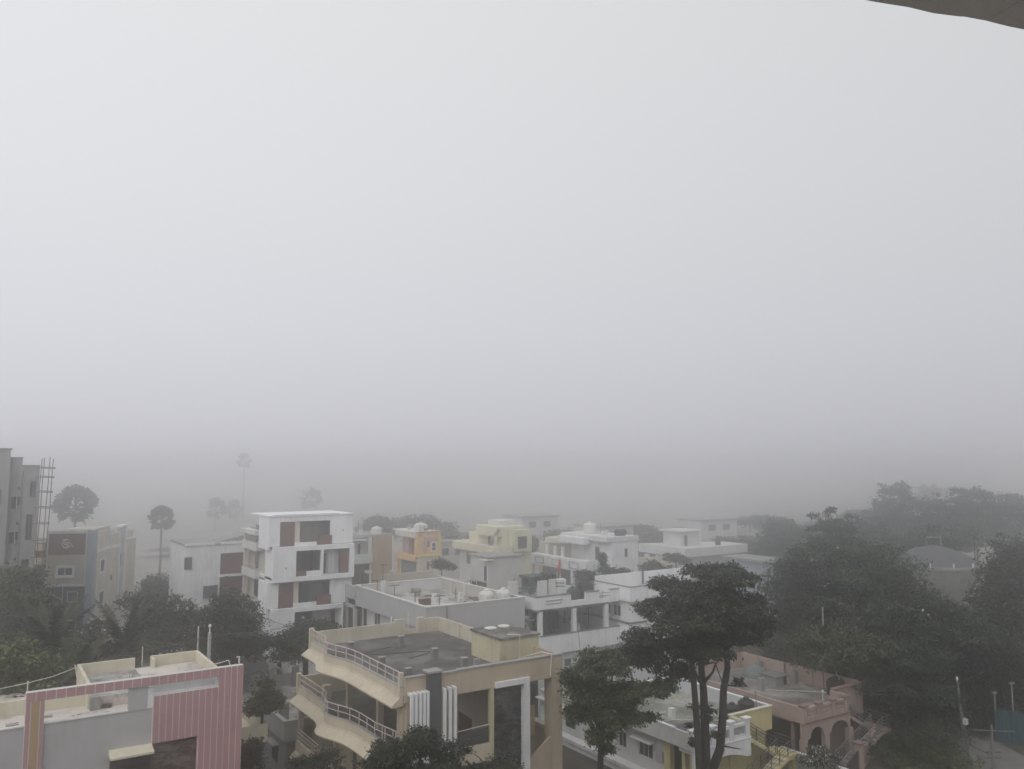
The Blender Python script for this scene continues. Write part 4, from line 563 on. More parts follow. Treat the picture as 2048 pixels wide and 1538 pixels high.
P('column', kw, white, (70.3, 70.7, 101.9, 102.4, 0, 7.4)); P('column', kw, white, (70.3, 70.7, 92, 92.5, 0, 7.4)); P('ground_recess', kw, plain('shaded_blue_room', (.16, .17, .18), .9), (72.5, 72.7, 88, 102.3, 0, 7.4)); P('upper_wall', kw, white, *wallX(72.8, 73, 86.5, 95.5, 7.4, 11.6, [(89.2, 90.2, 8.9, 10.7)]), (73, 77.5, 86.5, 86.8, 0, 12.2), (77.3, 77.5, 86.8, 98, 0, 12.2)); P('door', kw, darkb, (72.9, 73, 89.2, 90.2, 8.9, 10.7)); P('roof', kw, offwhite, (71.9, 77.6, 86.4, 97, 11.6, 12.25)); P('porch_roof', kw, white, (71.0, 73, 90.5, 96.5, 11.0, 11.9)); P('rear_wall', kw, beige, (73, 74, 95.5, 104, 0, 10.4)); P('curved_canopy', kw, paleyellow, (72, 74, 95.5, 101, 10.6, 11.3)); window(kw, 'Y', 86.42, 74.9, 75.6, 9.4, 10.7, greenw, glass, 1, .1); P('front_plinth', kw, greenw, (70.4, 73, 86.9, 87.1, 0, 8.6))
for x, s_ in ((71.3, 99.5), (71.3, 97.5), (71.4, 95.8)): P('balcony_pot', kw, white, (x, x+.3, s_, s_+.4, 8.9, 10.3))
tank('water_tank', 'pale tank on the highest part of the fogged white house', 74.2, 93, 12.25, .95, 1.6, tankw); dsh = T('roof_dish', 'dark humped tank on the front roof edge of the fogged white house', 'water tank', (75.2, 87.6, 12.25)); P('body', dsh, tankb, mb=MB().tube([(74.5, 87.6, 12.7), (76.0, 87.6, 12.7)], .45, 12))
ec = T('cream_bungalow', 'low cream house right of the fogged white house, overhanging flat roof', 'house', (84, 90.5, 0)); P('roof_band', ec, paleyellow, (82.5, 90.6, 90.5, 90.8, 7.2, 8.5), (82.5, 82.8, 90.8, 98, 7.2, 8.5)); P('roof', ec, roofgrey, (82.8, 90.6, 90.8, 98, 7.2, 7.5)); P('wall', ec, paleyellow, (84.5, 88.0, 91.8, 98, 0, 7.2)); P('shade', ec, darkb, (88, 90.3, 93, 93.2, 0, 7.2)); P('rail', ec, steel, mb=MB().tube([(88.2, 91.2, 6), (90.4, 91.2, 6)], .04).tube([(88.2, 91.2, 5.4), (90.4, 91.2, 5.4)], .04)); P('ladder_post', ec, white, mb=MB().tube([(89.6, 90.9, 3), (89.6, 90.9, 8.2)], .07)); tank('water_tank', 'dark grey tank on the low cream house roof', 88.6, 92.5, 7.5, .7, 1.2, tankb)
lh = T('long_white_house', 'long low white house with a roof room, faint in the fog right of centre', 'house', (104, 104, 0)); P('roof_band', lh, offwhite, mb=MB().prism([(104,104),(120,104),(120,110),(104,116)], 6.0, 7.5)); P('wall', lh, greyw, (105, 119, 105, 112, 0, 6.0)); rr = P('roof_room', lh, offwhite, (106.5, 111, 107.5, 112, 7.5, 10)); P('door', rr, darkb, (107.4, 108, 107.4, 107.5, 7.5, 9.4)); P('roof_overhang', rr, offwhite, (106, 111.5, 107, 112.5, 10, 10.25)); window(lh, 'Y', 104.95, 112, 113.4, 3.2, 4.8, white, glass, 1); P('roof_box', lh, tankb, (113.6, 114.4, 105.4, 106, 7.5, 8.2))
for i, (px, d, wd, dp, zt, m, lb) in enumerate(((1545, 135, 5, 8, 7, bluegrey, 'small pale blue house behind the trees right of the long white house'), (1235, 175, 9, 9, 9, offwhite, 'dim white house in the fog behind the terraced white house'), (1440, 200, 12, 8, 9, offwhite, 'dim low house dissolving in the fog above the long white house'), (905, 150, 7, 8, 8, greyw, 'dim grey house in the fog between the orange and yellow houses'), (1080, 190, 10, 8, 10, offwhite, 'dim house in the fog right of the pale yellow house'))):
    p = atd(px, 1100, d); t = T('distant_house', lb, 'house', (p.x, p.y, 0)); P('wall', t, m, *wallY(p.y, p.y+.2, p.x-wd/2, p.x+wd/2, 0, zt, [(p.x-wd*.3, p.x-wd*.1, zt-2.2, zt-.9), (p.x+wd*.1, p.x+wd*.3, zt-2.2, zt-.9)]), (p.x-wd/2, p.x-wd/2+.2, p.y+.2, p.y+dp, 0, zt), (p.x+wd/2-.2, p.x+wd/2, p.y+.2, p.y+dp, 0, zt)); P('roof', t, cement, (p.x-wd/2-.3, p.x+wd/2+.3, p.y-.4, p.y+dp, zt, zt+.4)); P('window', t, glass, (p.x-wd*.3, p.x-wd*.1, p.y+.1, p.y+.15, zt-2.2, zt-.9)); P('window', t, glass, (p.x+wd*.1, p.x+wd*.3, p.y+.1, p.y+.15, zt-2.2, zt-.9))

# ---------------------------------------------------------------- unfinished grey block, scaffold and crest building, turned off the grid (local frames)
RT = R(-26.5)
def loc(px, py, sx, px0): return (px-px0)/sx, H-(py-YH)/sx
c0 = atd(80, 932, 90); ub = T('unfinished_block', 'bare grey cement apartment block at the left edge, windows unglazed', 'building', (c0.x, c0.y, 0), rot=1e-6); XF[ub.name] = (.75, .87)
sx = 18.2
def L1(px, py): return loc(px, py, sx, 80)
hl = [(-.95, -.25, 18.5, 20.25), (-1.2, -.45, 13.9, 16.7), (-1.45, -.6, 8.7, 11.9)]
P('right_bay', ub, cement, *wallY(0, .25, -1.95, 0, 0, 21.9, [(a, b, c, d) for a, b, c, d in hl]), (-.25, 0, .25, 9, 0, 21.9)); P('middle_bay', ub, cement, (-3.4, -1.95, .3, .5, 0, 22.7), (-1.95, -1.9, .3, 6, 21.9, 22.7)); P('left_bay', ub, cement, *wallY(-.2, .05, -6.5, -3.4, 0, 23.6, [(-6, -4.0, 17.7, 19.4), (-6, -4.2, 14, 15.6), (-6, -4.2, 9, 11)]), (-3.4, -3.25, -.2, 6, 0, 23.6)); P('parapet_edge', ub, cement_d, (-6.5, -3.1, -.35, .1, 23.6, 23.8), (-3.3, -1.85, .2, .5, 22.7, 22.85), (-1.95, .05, -.1, .2, 21.9, 22.0)); P('roof', ub, cement, (-6.4, -.1, .4, 9, 21.2, 21.4)); P('corner_pilaster', ub, cement_d, (-3.25, -2.95, .0, .3, 0, 22.6)); P('pipe', ub, cement_d, mb=MB().tube([(-1.85, -.08, 21.5), (-1.9, -.08, 5)], .07))
for a, b, c, d in hl: window(ub, 'Y', .1, a, b, c, d, cement_d, darkb, 2, .08)
for z in (18.6, 14.9, 11.1):
    P('window_opening', ub, darkb, (-2.95+.05, -2.35, .24, .3, z-1.3, z)); P('window_opening', ub, darkb, (-2.25, -1.98, .24, .3, z-.9, z)); P('window_hood', ub, cement, (-3.0, -1.9, -.25, .3, z, z+.12)); P('vent_opening', ub, dark, (-2.25, -1.98, .26, .3, z+.7, z+1.0)); P('window_post', ub, offwhite, (-2.33, -2.26, .1, .3, z-1.3, z))
for c, d in ((17.7, 19.4), (14, 15.6), (9, 11)): P('window_opening', ub, darkb, (-6, -4.0, -.05, .0, c, d))
sf = T('bamboo_scaffold', 'bamboo pole scaffold lashed up the side of the bare grey block', 'scaffold', (c0.x, c0.y, 0), rot=1e-6); XF[sf.name] = (.75, .87)
for i, (x, y, zt) in enumerate(((.15, -.4, 22.7), (.5, .5, 22.8), (1.0, -.4, 22.9), (1.5, .5, 22.7))):
    pts = [(x-.55*(1-k/8)+random.uniform(-.05, .05), y+random.uniform(-.05, .05), zt*k/8) for k in range(9)]; P('upright', sf, bamboo, mb=MB().tube(pts, .055, 5))
for i, z in enumerate((21.7, 20.7, 19.1, 17.4, 15.7, 13.9, 12.1, 10.2)): P('ledger', sf, bamboo, mb=MB().tube([(-.5, -.4, z), (1.7-.08*i, -.42, z-.08)], .05, 5)); P('ledger', sf, bamboo, mb=MB().tube([(.1, .5, z+.1), (1.8-.08*i, .52, z)], .045, 5))
c1 = atd(97, 1062, 100); cb = T('crest_building', 'beige and slate building with a white ornament on a brown-red panel', 'building', (c1.x, c1.y, 0), rot=RT); XF[cb.name] = (.80, .877)
ss = 16.35
def q1(px, py): return loc(px, py, ss, 97)
P('front_wall', cb, beige, *wallY(0, .2, .1, 4.9, 7.75, 11.2, [(1.35, 3.35, 8.75, 9.8)])); P('brown_panel', cb, redbrown, (.15, 4.75, -.02, .0, 11.25, 13.75)); P('panel_backing', cb, beige, (.1, 4.8, 0, .2, 11.2, 13.85)); P('white_border', cb, offwhite, (-.1, 5.0, -.12, .2, 13.78, 14.1), (4.78, 5.05, -.12, .2, 7.75, 13.78), (-.1, .1, -.12, .2, 0, 13.78), (-.1, 5.05, -.12, .2, 7.5, 7.75)); P('slate_wall', cb, greyblue, *wallY(.05, .25, .1, 4.9, 0, 7.5, [(2.75, 4.05, 5.65, 6.9), (2.75, 4.05, 2.3, 3.6)]))
window(cb, 'Y', -.1, 1.35, 3.35, 8.75, 9.8, white, glass, 2, .12, .12); P('window_surround', cb, white, (1.15, 3.55, -.14, 0, 8.5, 8.75), (1.15, 3.55, -.14, 0, 9.8, 9.98), (1.15, 1.35, -.14, 0, 8.75, 9.8), (3.35, 3.55, -.14, 0, 8.75, 9.8)); 
for z in (5.65, 2.3): window(cb, 'Y', 0, 2.75, 4.05, z, z+1.25, white, greyblue, 1, .07, .1)
P('line_moulding', cb, white, mb=MB().tube([(.68, .03, 7.5), (.62, .03, 0)], .04, 4).tube([(2.15, .03, 7.5), (2.1, .03, 0)], .04, 4).tube([(.7, .03, 6.7), (2.1, .03, 5.95)], .04, 4))
P('blue_pillar', cb, bluegrey, (5.05, 5.95, -.3, .6, 0, 14.2)); 
P('side_wall', cb, pinkbeige, *wallX(5.6, 5.8, .6, 12.2, 0, 11.6, [(2.0, 3.2, 8.9, 10.3), (2.0, 3.2, 4.9, 6.4)]), (5.6, 5.8, .6, 4, 11.6, 13.9), (5.6, 5.8, 4, 12.2, 11.6, 13.2)); P('cornice', cb, white, (5.55, 5.95, .6, 7.2, 11.4, 11.75), (5.55, 6.0, 7.2, 7.6, 0, 14.1), (5.6, 6.3, 8.3, 8.8, 0, 14.1), (5.5, 6.2, 8.8, 12.4, 11.9, 12.2), (5.5, 6.4, 6.6, 9, 13.9, 14.15)); P('side_bay', cb, pinkbeige, (5.8, 6.2, 8.8, 12.2, 4.2, 12)); P('roof', cb, cement, (.1, 5.7, .2, 12, 13.0, 13.2)); P('roof_room', cb, beige, (.3, 4.2, 3, 8, 13.2, 14.0))
for z0, z1 in ((8.9, 10.3), (4.9, 6.4)):
    P('side_window_surround', cb, white, (5.8, 5.9, 1.8, 3.4, z0-.25, z0), (5.8, 5.9, 1.8, 3.4, z1, z1+.15), (5.8, 5.9, 1.8, 2.0, z0, z1), (5.8, 5.9, 3.2, 3.4, z0, z1)); P('side_window', cb, glass, (5.7, 5.75, 2.0, 3.2, z0, z1))
P('side_vent', cb, dgrey, (5.8, 5.83, 5.2, 5.7, 7.4, 8.0)); P('side_slot', cb, dgrey, (5.8, 5.83, 7.7, 8.2, 8.8, 10.4))
lg = MB(); cx, cz = 2.35, 12.55
def arc(x, z, r, a0, a1, n=12, rz=None): return [(x+r*math.cos(R(a0+(a1-a0)*i/n)), -.06, z+(rz or r)*math.sin(R(a0+(a1-a0)*i/n))) for i in range(n+1)]
for pth in (arc(cx-.12, cz, .38, 60, 330, rz=.45), arc(cx+.12, cz-.02, .2, 0, 360), arc(cx+.42, cz-.12, .22, -200, 120), arc(cx-.12, cz+.1, .18, 90, 400), arc(cx+.05, cz-.38, .16, 180, 380)): lg.tube(pth, .045, 5)
for k in range(7): lg.tube(arc(cx-.45+.15*k, cz+.5+.06*math.sin(k*.6)-.02*abs(k-2), .045, 0, 360, 6), .03, 4)
lg.tube(arc(cx+.82, cz-.28, .06, 0, 360, 6), .04, 4); P('ornament', cb, white, mb=lg)
sb2 = T('dark_low_building', 'dark brown low building with a red band squeezed beside the crest building', 'building', (c1.x-1.3, c1.y+.5, 0), rot=RT); XF[sb2.name] = (.80, .877); P('wall', sb2, brownp, (-1.2, 1.3, 0, 4, 0, 10.2)); P('red_band', sb2, redbrown, (-1.3, 1.35, -.2, 4, 11.0, 11.8)); P('ledge', sb2, paleyellow, (-1.3, 1.35, -.25, 4, 10.2, 11.0)); P('upper_wall', sb2, paleyellow, (-1.2, 1.3, 0, 4, 11.8, 12.6)); P('roof', sb2, cement, (-1.3, 1.4, -.1, 4, 12.6, 12.75))

# ---------------------------------------------------------------- old compound between the pink and cream houses
oc = T('old_grey_house', 'weathered grey low house with a stained parapet in the lane beside the cream house', 'house', (18.7, 56.9, 0)); P('parapet', oc, cement, (18.6, 20.6, 56.8, 57.0, 3.2, 4.5), (18.6, 18.8, 57.0, 63.5, 3.2, 4.5)); P('roof', oc, roofgrey, (18.8, 24, 57.0, 66, 3.0, 3.2)); P('wall', oc, cement_d, (18.9, 19.1, 57.2, 66, 0, 3.1), (19.1, 21, 57.2, 57.4, 0, 3.1)); P('chimney_stub', oc, cement_d, (19.5, 20.1, 60.4, 61.0, 3.2, 4.7)); P('coping', oc, greyedge, (18.55, 20.65, 56.75, 57.05, 4.5, 4.57), (18.55, 18.85, 57.05, 63.5, 4.5, 4.57)); P('window', oc, dark, (18.85, 18.9, 59, 60.2, 1.2, 2.3)); P('window_ledge', oc, cement, (18.4, 18.9, 58.7, 60.5, 2.4, 2.5)); P('wall_patch', oc, beige, (20.2, 22, 57.6, 57.8, 3.2, 4.6))
ot = T('mossy_terrace', 'mossy flat terrace behind the old grey house', 'terrace', (21, 66, 0)); P('slab', ot, roofgrey, (19, 26, 66, 74.5, 0, 2.6)); P('scalloped_wall', ot, cement, mb=MB().prism([(19.2,73.2),(25.5,73.2),(25.5,73.5),(19.2,73.5)], 2.6, 3.6)); P('arch_top', ot, cement, mb=MB().tube(arc(20.6, 3.6, .7, 0, 180), .14, 6).tube(arc(22.2, 3.6, .7, 0, 180), .14, 6)) if False else None
for i, xq in enumerate((20.1, 21.6, 23.1)):
    am = MB(); am.tube([(xq+.65*math.cos(R(a)), 73.35, 3.6+.6*math.sin(R(a))) for a in range(0, 181, 15)], .13, 6); P('arch', ot, cement, mb=am)
P('niche', ot, offwhite, (22.7, 24.4, 73.9, 74.1, 2.6, 5.0)); P('niche_window', ot, dark, (23.4, 23.8, 73.85, 73.9, 3.5, 4.4)); P('stained_block', ot, cement_d, (24.4, 24.9, 72.4, 72.9, 2.6, 4.3)); P('shrine_block', ot, cement, (20.7, 21.6, 72.3, 73.0, 2.6, 4.0))
shd = T('dark_shed', 'long dark sheet-roofed shed behind the pink house', 'shed', (19, 76, 0)); P('roof', shd, plain('dark_sheet_roof', (.075, .072, .073), .8), mb=MB().hull8([(15.5,73.5,3.0),(23.4,73.8,3.0),(23.4,80,4.6),(15.5,80,4.6),(15.5,73.5,3.1),(23.4,73.8,3.1),(23.4,80,4.7),(15.5,80,4.7)])); P('wall', shd, dark, (15.8, 23.2, 79.5, 79.8, 0, 5.2), (15.8, 16, 74, 79.5, 0, 3), (23, 23.2, 74, 79.5, 0, 3)); P('ridge_board', shd, cement, mb=MB().tube([(15.5, 80, 4.75), (23.4, 80, 4.75)], .08)); P('front_wall', shd, dark, (15.8, 23.2, 74.0, 74.2, 0, 2.9))
# ---------------------------------------------------------------- water tower
c2 = atd(1868, 1131, 105); wx, wy = c2.x, c2.y; wt = T('water_tower', 'concrete overhead water tower shaped like a funnel, half hidden in the trees', 'water tower', (wx, wy, 0)); P('bowl', wt, paint('tank_concrete', (.50, .49, .45), .5), mb=MB().lathe((wx, wy, 0), [(1.6, 5.2), (2.0, 5.6), (5.0, 10.5), (5.05, 10.7)], 28)); P('rim', wt, cement, mb=MB().lathe((wx, wy, 0), [(4.9, 10.7), (5.25, 10.72), (5.25, 11.05), (4.9, 11.05)], 28)); P('roof', wt, paint('tank_roof', (.12, .12, .125), .3), mb=MB().lathe((wx, wy, 0), [(4.95, 11.0), (3.6, 11.9), (1.9, 12.6), (.3, 12.95)], 28)); P('shaft', wt, cement, mb=MB().lathe((wx, wy, 0), [(1.8, 0), (1.6, 5.2)], 20)); P('hatch_frame', wt, cement, mb=MB().tube([(wx-1.2, wy, 12.6), (wx-1.3, wy, 13.9), (wx+.6, wy-.6, 13.9), (wx+.6, wy-.6, 12.6)], .08)); P('lightning_rod', wt, raild, mb=MB().tube([(wx+3.9, wy-2.6, 11.0), (wx+3.8, wy-2.55, 13.8)], .07))
for k in range(14): a = k*2*math.pi/14; P('rim_post', wt, offwhite, (wx+5.1*math.cos(a)-.07, wx+5.1*math.cos(a)+.07, wy+5.1*math.sin(a)-.07, wy+5.1*math.sin(a)+.07, 11.05, 11.5))
P('ladder', wt, raild, mb=MB().tube([(wx+.4, wy-5.0, 10.7), (wx-1.0, wy-3.0, 6)], .05).tube([(wx+.9, wy-4.95, 10.7), (wx-.5, wy-2.95, 6)], .05))
# ---------------------------------------------------------------- poles, fence and wires
pt = None
def pole(name, label, cat, x, y, z1, r, m, x1=None, y1=None, extra=None):
    t = T(name, label, cat, (x, y, 0)); P('shaft', t, m, mb=MB().tube([(x, y, 0), (x1 or x, y1 or y, z1)], r, 8, r*.7)); return t
p = atd(397, 1252, 60); pole('steel_post', 'thin white post behind the pink house, left of the pair', 'post', p.x, p.y, p.z, 0.06, pipew)
p = atd(420, 1250, 60); t = pole('utility_pole', 'pale concrete pole with an insulator on top behind the pink house', 'utility pole', p.x, p.y, p.z-.5, .17, polec); P('insulator', t, tankw, mb=MB().lathe((p.x, p.y, p.z-.5), [(.05, 0), (.05, .35), (.11, .38), (.09, .5), (.03, .55)], 8)); P('bracket', t, rust, (p.x-.3, p.x+.3, p.y-.04, p.y+.04, p.z-.75, p.z-.68))
t = pole('utility_pole', 'leaning grey utility pole with a small box at the road bend', 'utility pole', 62.5, 33.9, 6.0, .1, cement_d, 62.1, 34.3); P('junction_box', t, offwhite, (62.2, 62.5, 33.85, 34.1, 2.9, 3.3)); P('insulator', t, tankw, mb=MB().lathe((62.1, 34.3, 6.0), [(.05, 0), (.1, .1), (.04, .3)], 8)); P('footing', t, cement, (62.2, 62.9, 33.5, 34.2, 0, .7))
t = pole('utility_pole', 'utility pole with crossarms at the bottom right beside the road', 'utility pole', 63.1, 32.5, 3.1, .12, cement_d); P('crossarm', t, raild, mb=MB().tube([(61.9, 33.3, 2.75), (64.6, 31.6, 2.6)], .06)); P('crossarm', t, raild, mb=MB().tube([(62.7, 32.8, 1.2), (63.6, 32.2, 1.2)], .05)); P('crossarm', t, raild, mb=MB().tube([(62.7, 32.8, .8), (63.6, 32.2, .8)], .05)); P('stay', t, raild, mb=MB().tube([(61.6, 34.5, 2.0), (63.0, 32.7, 1.0)], .04))
for px, py, pb, d, lb in ((1989, 1387, 1432, 79, 'shorter white post rising behind the teal sheet fence'), (2023, 1368, 1440, 79, 'taller white post with a cap behind the teal sheet fence')):
    p = atd(px, py, d); t = pole('white_post', lb, 'post', p.x, p.y, p.z, .075, cement); P('cap', t, cement, (p.x-.2, p.x+.2, p.y-.12, p.y+.12, p.z, p.z+.12))
p = atd(1645, 1215, 76); t = pole('white_post', 'white pole showing between the dark trees behind the salmon house', 'post', p.x, p.y, p.z, .1, cement)
fe = T('sheet_fence', 'teal blue corrugated sheet fence beside the road at the right edge', 'fence', (70.4, 35.5, 0)); fa, fb_ = atz(1992, 1484, 0), atz(2120, 1500, 0); dv = (fb_-fa).normalized(); nv = Vector((-dv.y, dv.x, 0)); n = int((fb_-fa).length/.9)
for i in range(n+1):
    cs = MB()
    for j in range(6):
        q = fa+dv*(.9*i+.15*j); q2 = q+dv*.15; o1, o2 = [nv*(.04 if (j+e) % 2 else 0) for e in (0, 1)]
        cs.hull8([q+o1, q2+o2, q2+o2+nv*.015, q+o1+nv*.015]+[v_+Vector((0, 0, 2.5)) for v_ in (q+o1, q2+o2, q2+o2+nv*.015, q+o1+nv*.015)])
    P('sheet', fe, bluesheet, mb=cs)
P('rail', fe, raild, mb=MB().tube([fa+nv*.08+Vector((0,0,2.2)), fb_+nv*.08+Vector((0,0,2.2))], .05))
for i, (a, b_, lb) in enumerate((((55.0, 30, 3.6), (62.1, 34.3, 5.7), 'cable drooping to the leaning pole from the lower left'), ((54.5, 29, 3.0), (63.1, 32.5, 2.7), 'cable running to the crossarmed pole at the bottom right'), ((62.1, 34.3, 5.8), (110, 40, 9), 'cable running right from the leaning pole across the trees'))):
    a, b_ = Vector(a), Vector(b_); single('cable', raild, MB().tube([a.lerp(b_, k/10)-Vector((0, 0, .9*math.sin(math.pi*k/10))) for k in range(11)], .022, 4), lb, 'cable')
# the overhang of the camera's own building
ea, eb = atz(1700, -5, 24.05), atz(2048, 58, 24.05)
dv = (eb-ea).normalized(); bk = Vector((dv.y, -dv.x, 0))
if bk.dot(Vector((ea.x, ea.y, 0))) > 0: bk = -bk
sb3 = MB(); n = 60; z0 = 24.05
edge = [ea+dv*(-3+9*i/n)+bk*random.uniform(-.008, .008) for i in range(n+1)]
for i in range(n):
    p, q = edge[i], edge[i+1]; sb3.hull8([(p.x,p.y,z0+random.uniform(0, .006)),(q.x,q.y,z0+random.uniform(0, .006)),(q.x+bk.x*5,q.y+bk.y*5,z0),(p.x+bk.x*5,p.y+bk.y*5,z0),(p.x,p.y,z0+.16),(q.x,q.y,z0+.16),(q.x+bk.x*5,q.y+bk.y*5,z0+.16),(p.x+bk.x*5,p.y+bk.y*5,z0+.16)])
ab = T('apartment_block', 'apartment block whose rough concrete slab edge hangs overhead in the top right corner', 'building', tuple((bk*1.5).to_2d())+(0,))
P('roof_overhang', ab, paint('slab_underside', (.50, .475, .45), .3, spot=.25), mb=sb3)
own = MB(); nrm = bk*1.5  # unseen walls and roof of this block, added to shade the nearest houses
def quadbox(u0, u1, d0, d1, z0_, z1_):
    own.hull8([nrm+dv*u+bk*d+Vector((0, 0, z)) for z in (z0_, z1_) for u, d in ((u0, d0), (u1, d0), (u1, d1), (u0, d1))])
for u0, u1, za, zb_ in rects(-30, 30, 0, 26.9, [(u_, u_+1.6, z_+.9, z_+2.3) for u_ in range(-28, 29, 4) for z_ in (0, 3.2, 6.4, 9.6, 12.8, 16, 19.2) ]): quadbox(u0, u1, 0, .25, za, zb_)
P('front_wall', ab, offwhite, mb=own); own = MB(); quadbox(-30, 30, 3.9, 4.1, 0, 26.8); P('inner_wall', ab, darkb, mb=own); own = MB(); quadbox(-30, 30, .3, 14, 26.6, 26.9); P('roof', ab, cement, mb=own)

for root, x0, x1, y0, y1, z in ((kw, 72.2, 77, 87, 96, 12.25), (lh, 112, 119, 106, 109, 6.0), (ec, 83.2, 90, 91.5, 97, 7.5), (gx, 47, 52.5, 69.5, 78, 9.4), (oh, 48.8, 51.6, 97, 103, 13.3), (bh, 41.5, 47.5, 104, 109, 12.65), (wh, 42.5, 50.5, 63.5, 71, 9.32), (gh, 36, 40.2, 62.5, 74, 9.4)):
    for k in range(4):
        x, y, h = random.uniform(x0, x1), random.uniform(y0, y1), random.uniform(.3, .8); q = random.uniform(.12, .25); P('roof_stub', root, random.choice((cement, offwhite, cement_d)), (x-q, x+q, y-q, y+q, z, z+h))
    for k in range(2):
        x, y = random.uniform(x0, x1), random.uniform(y0, y1); P('roof_pipe', root, random.choice((pipew, rust)), mb=MB().tube([(x, y, z), (x+.03, y, z+random.uniform(1, 1.8))], .035, 5))
    P('roof_pipe', root, pipew, mb=MB().tube([(x0+.2, y0+.3, z+.08), ((x0+x1)/2, y0+.8, z+.08), (x1-.3, y1-.5, z+.08)], .04, 5))
for a, b_, sag, lb in (((13.83, 58.38, 10.6), (31.4, 75.2, 9.5), 1.0, 'cable sagging from the pale pole behind the pink house to the grey flat house'), ((13.83, 58.38, 10.5), (-8, 62, 9.5), .8, 'cable running left from the pale pole behind the pink house'), ((31.3, 61.5, 8.3), (22.6, 80, 8), 1.1, 'cable crossing the lane between the grey flat house and the white block'), ((46.2, 60.0, 8.9), (40.3, 51, 4.4), .7, 'cable dropping from the columned terrace to the low white house'), ((62.1, 34.3, 5.6), (56, 40.6, 4.7), .4, 'service cable from the leaning pole to the salmon house')):
    a, b_ = Vector(a), Vector(b_); single('cable', raild, MB().tube([a.lerp(b_, k/10)-Vector((0, 0, sag*math.sin(math.pi*k/10))) for k in range(11)], .02, 4), lb, 'cable')
# ---------------------------------------------------------------- vegetation
def leaf_object(name, parent, m, pos, nrm, size, off, asp=.55, stuff=False, droop=0):
    n = len(pos); r = rng.normal(size=(n, 3)); t = np.cross(nrm, r); t /= np.linalg.norm(t, axis=1)[:, None]+1e-9
    t[:, 2] -= droop; t /= np.linalg.norm(t, axis=1)[:, None]
    b = np.cross(nrm, t); b /= np.linalg.norm(b, axis=1)[:, None]+1e-9; s = size[:, None]; up = nrm*s*.12
    v = np.stack([pos-t*s*.5-up, pos+b*s*asp*.5, pos+t*s*.5-up, pos-b*s*asp*.5], 1).reshape(-1, 3)-np.array(off)
    me = bpy.data.meshes.new(name); me.vertices.add(4*n); me.vertices.foreach_set('co', v.astype(np.float32).ravel())
    me.loops.add(4*n); me.loops.foreach_set('vertex_index', np.arange(4*n, dtype=np.int32))
    me.polygons.add(n); me.polygons.foreach_set('loop_start', np.arange(0, 4*n, 4, dtype=np.int32)); me.polygons.foreach_set('loop_total', np.full(n, 4, np.int32))
    me.materials.append(m); me.update(calc_edges=True); me.validate()
    return link(name, me, parent, stuff=stuff)
def foliage(blobs, n, clump, spread, lumps=10, flat=.95):
    """clumped leaves: clump centres spread through each ellipsoid's outer shell, leaves scattered round them"""
    B = []
    for c, r in blobs:                   # every bough breaks up into smaller pads with gaps between them
        for _ in range(lumps):
            q = rng.normal(size=3); q /= np.linalg.norm(q); q[2] = abs(q[2])*.9-.25; f = rng.uniform(.36, .66)
            B.append([*(np.array(c)+q*np.array(r)*(.95-f*.55)), r[0]*f*1.1, r[1]*f*1.1, r[2]*f*flat])
    B = np.array(B); wgt = (B[:, 3]*B[:, 4]+B[:, 4]*B[:, 5]+B[:, 3]*B[:, 5]); wgt /= wgt.sum()
    k = max(1, n//clump); ib = rng.choice(len(B), k, p=wgt); d = rng.normal(size=(k, 3)); d /= np.linalg.norm(d, axis=1)[:, None]
    d[:, 2] = np.where(d[:, 2] < -.15, d[:, 2]*.7, d[:, 2]); rad = rng.uniform(.35, 1.0, k)**.55
    cc = B[ib, :3]+d*B[ib, 3:]*rad[:, None]*(1+.1*rng.normal(size=(k, 1)))
    ci = np.repeat(np.arange(k), clump); sp = spread*rng.uniform(.6, 1.3, k)[ci]
    pos = cc[ci]+rng.normal(size=(k*clump, 3))*sp[:, None]*np.array([1, 1, .55])
    nr = d[ci]*.6+np.array([0, 0, .7])+rng.normal(size=(k*clump, 3))*.55; nr /= np.linalg.norm(nr, axis=1)[:, None]
    return pos, nr
def limb(a, b, r0, r1, mb, bow=.12, n=5):
    a, b = Vector(a), Vector(b); l = (b-a).length; side = Vector((random.uniform(-1, 1), random.uniform(-1, 1), random.uniform(0, .8)))*l*bow
    mb.tube([a.lerp(b, i/n)+side*math.sin(math.pi*i/n) for i in range(n+1)], r0, 7, r1)
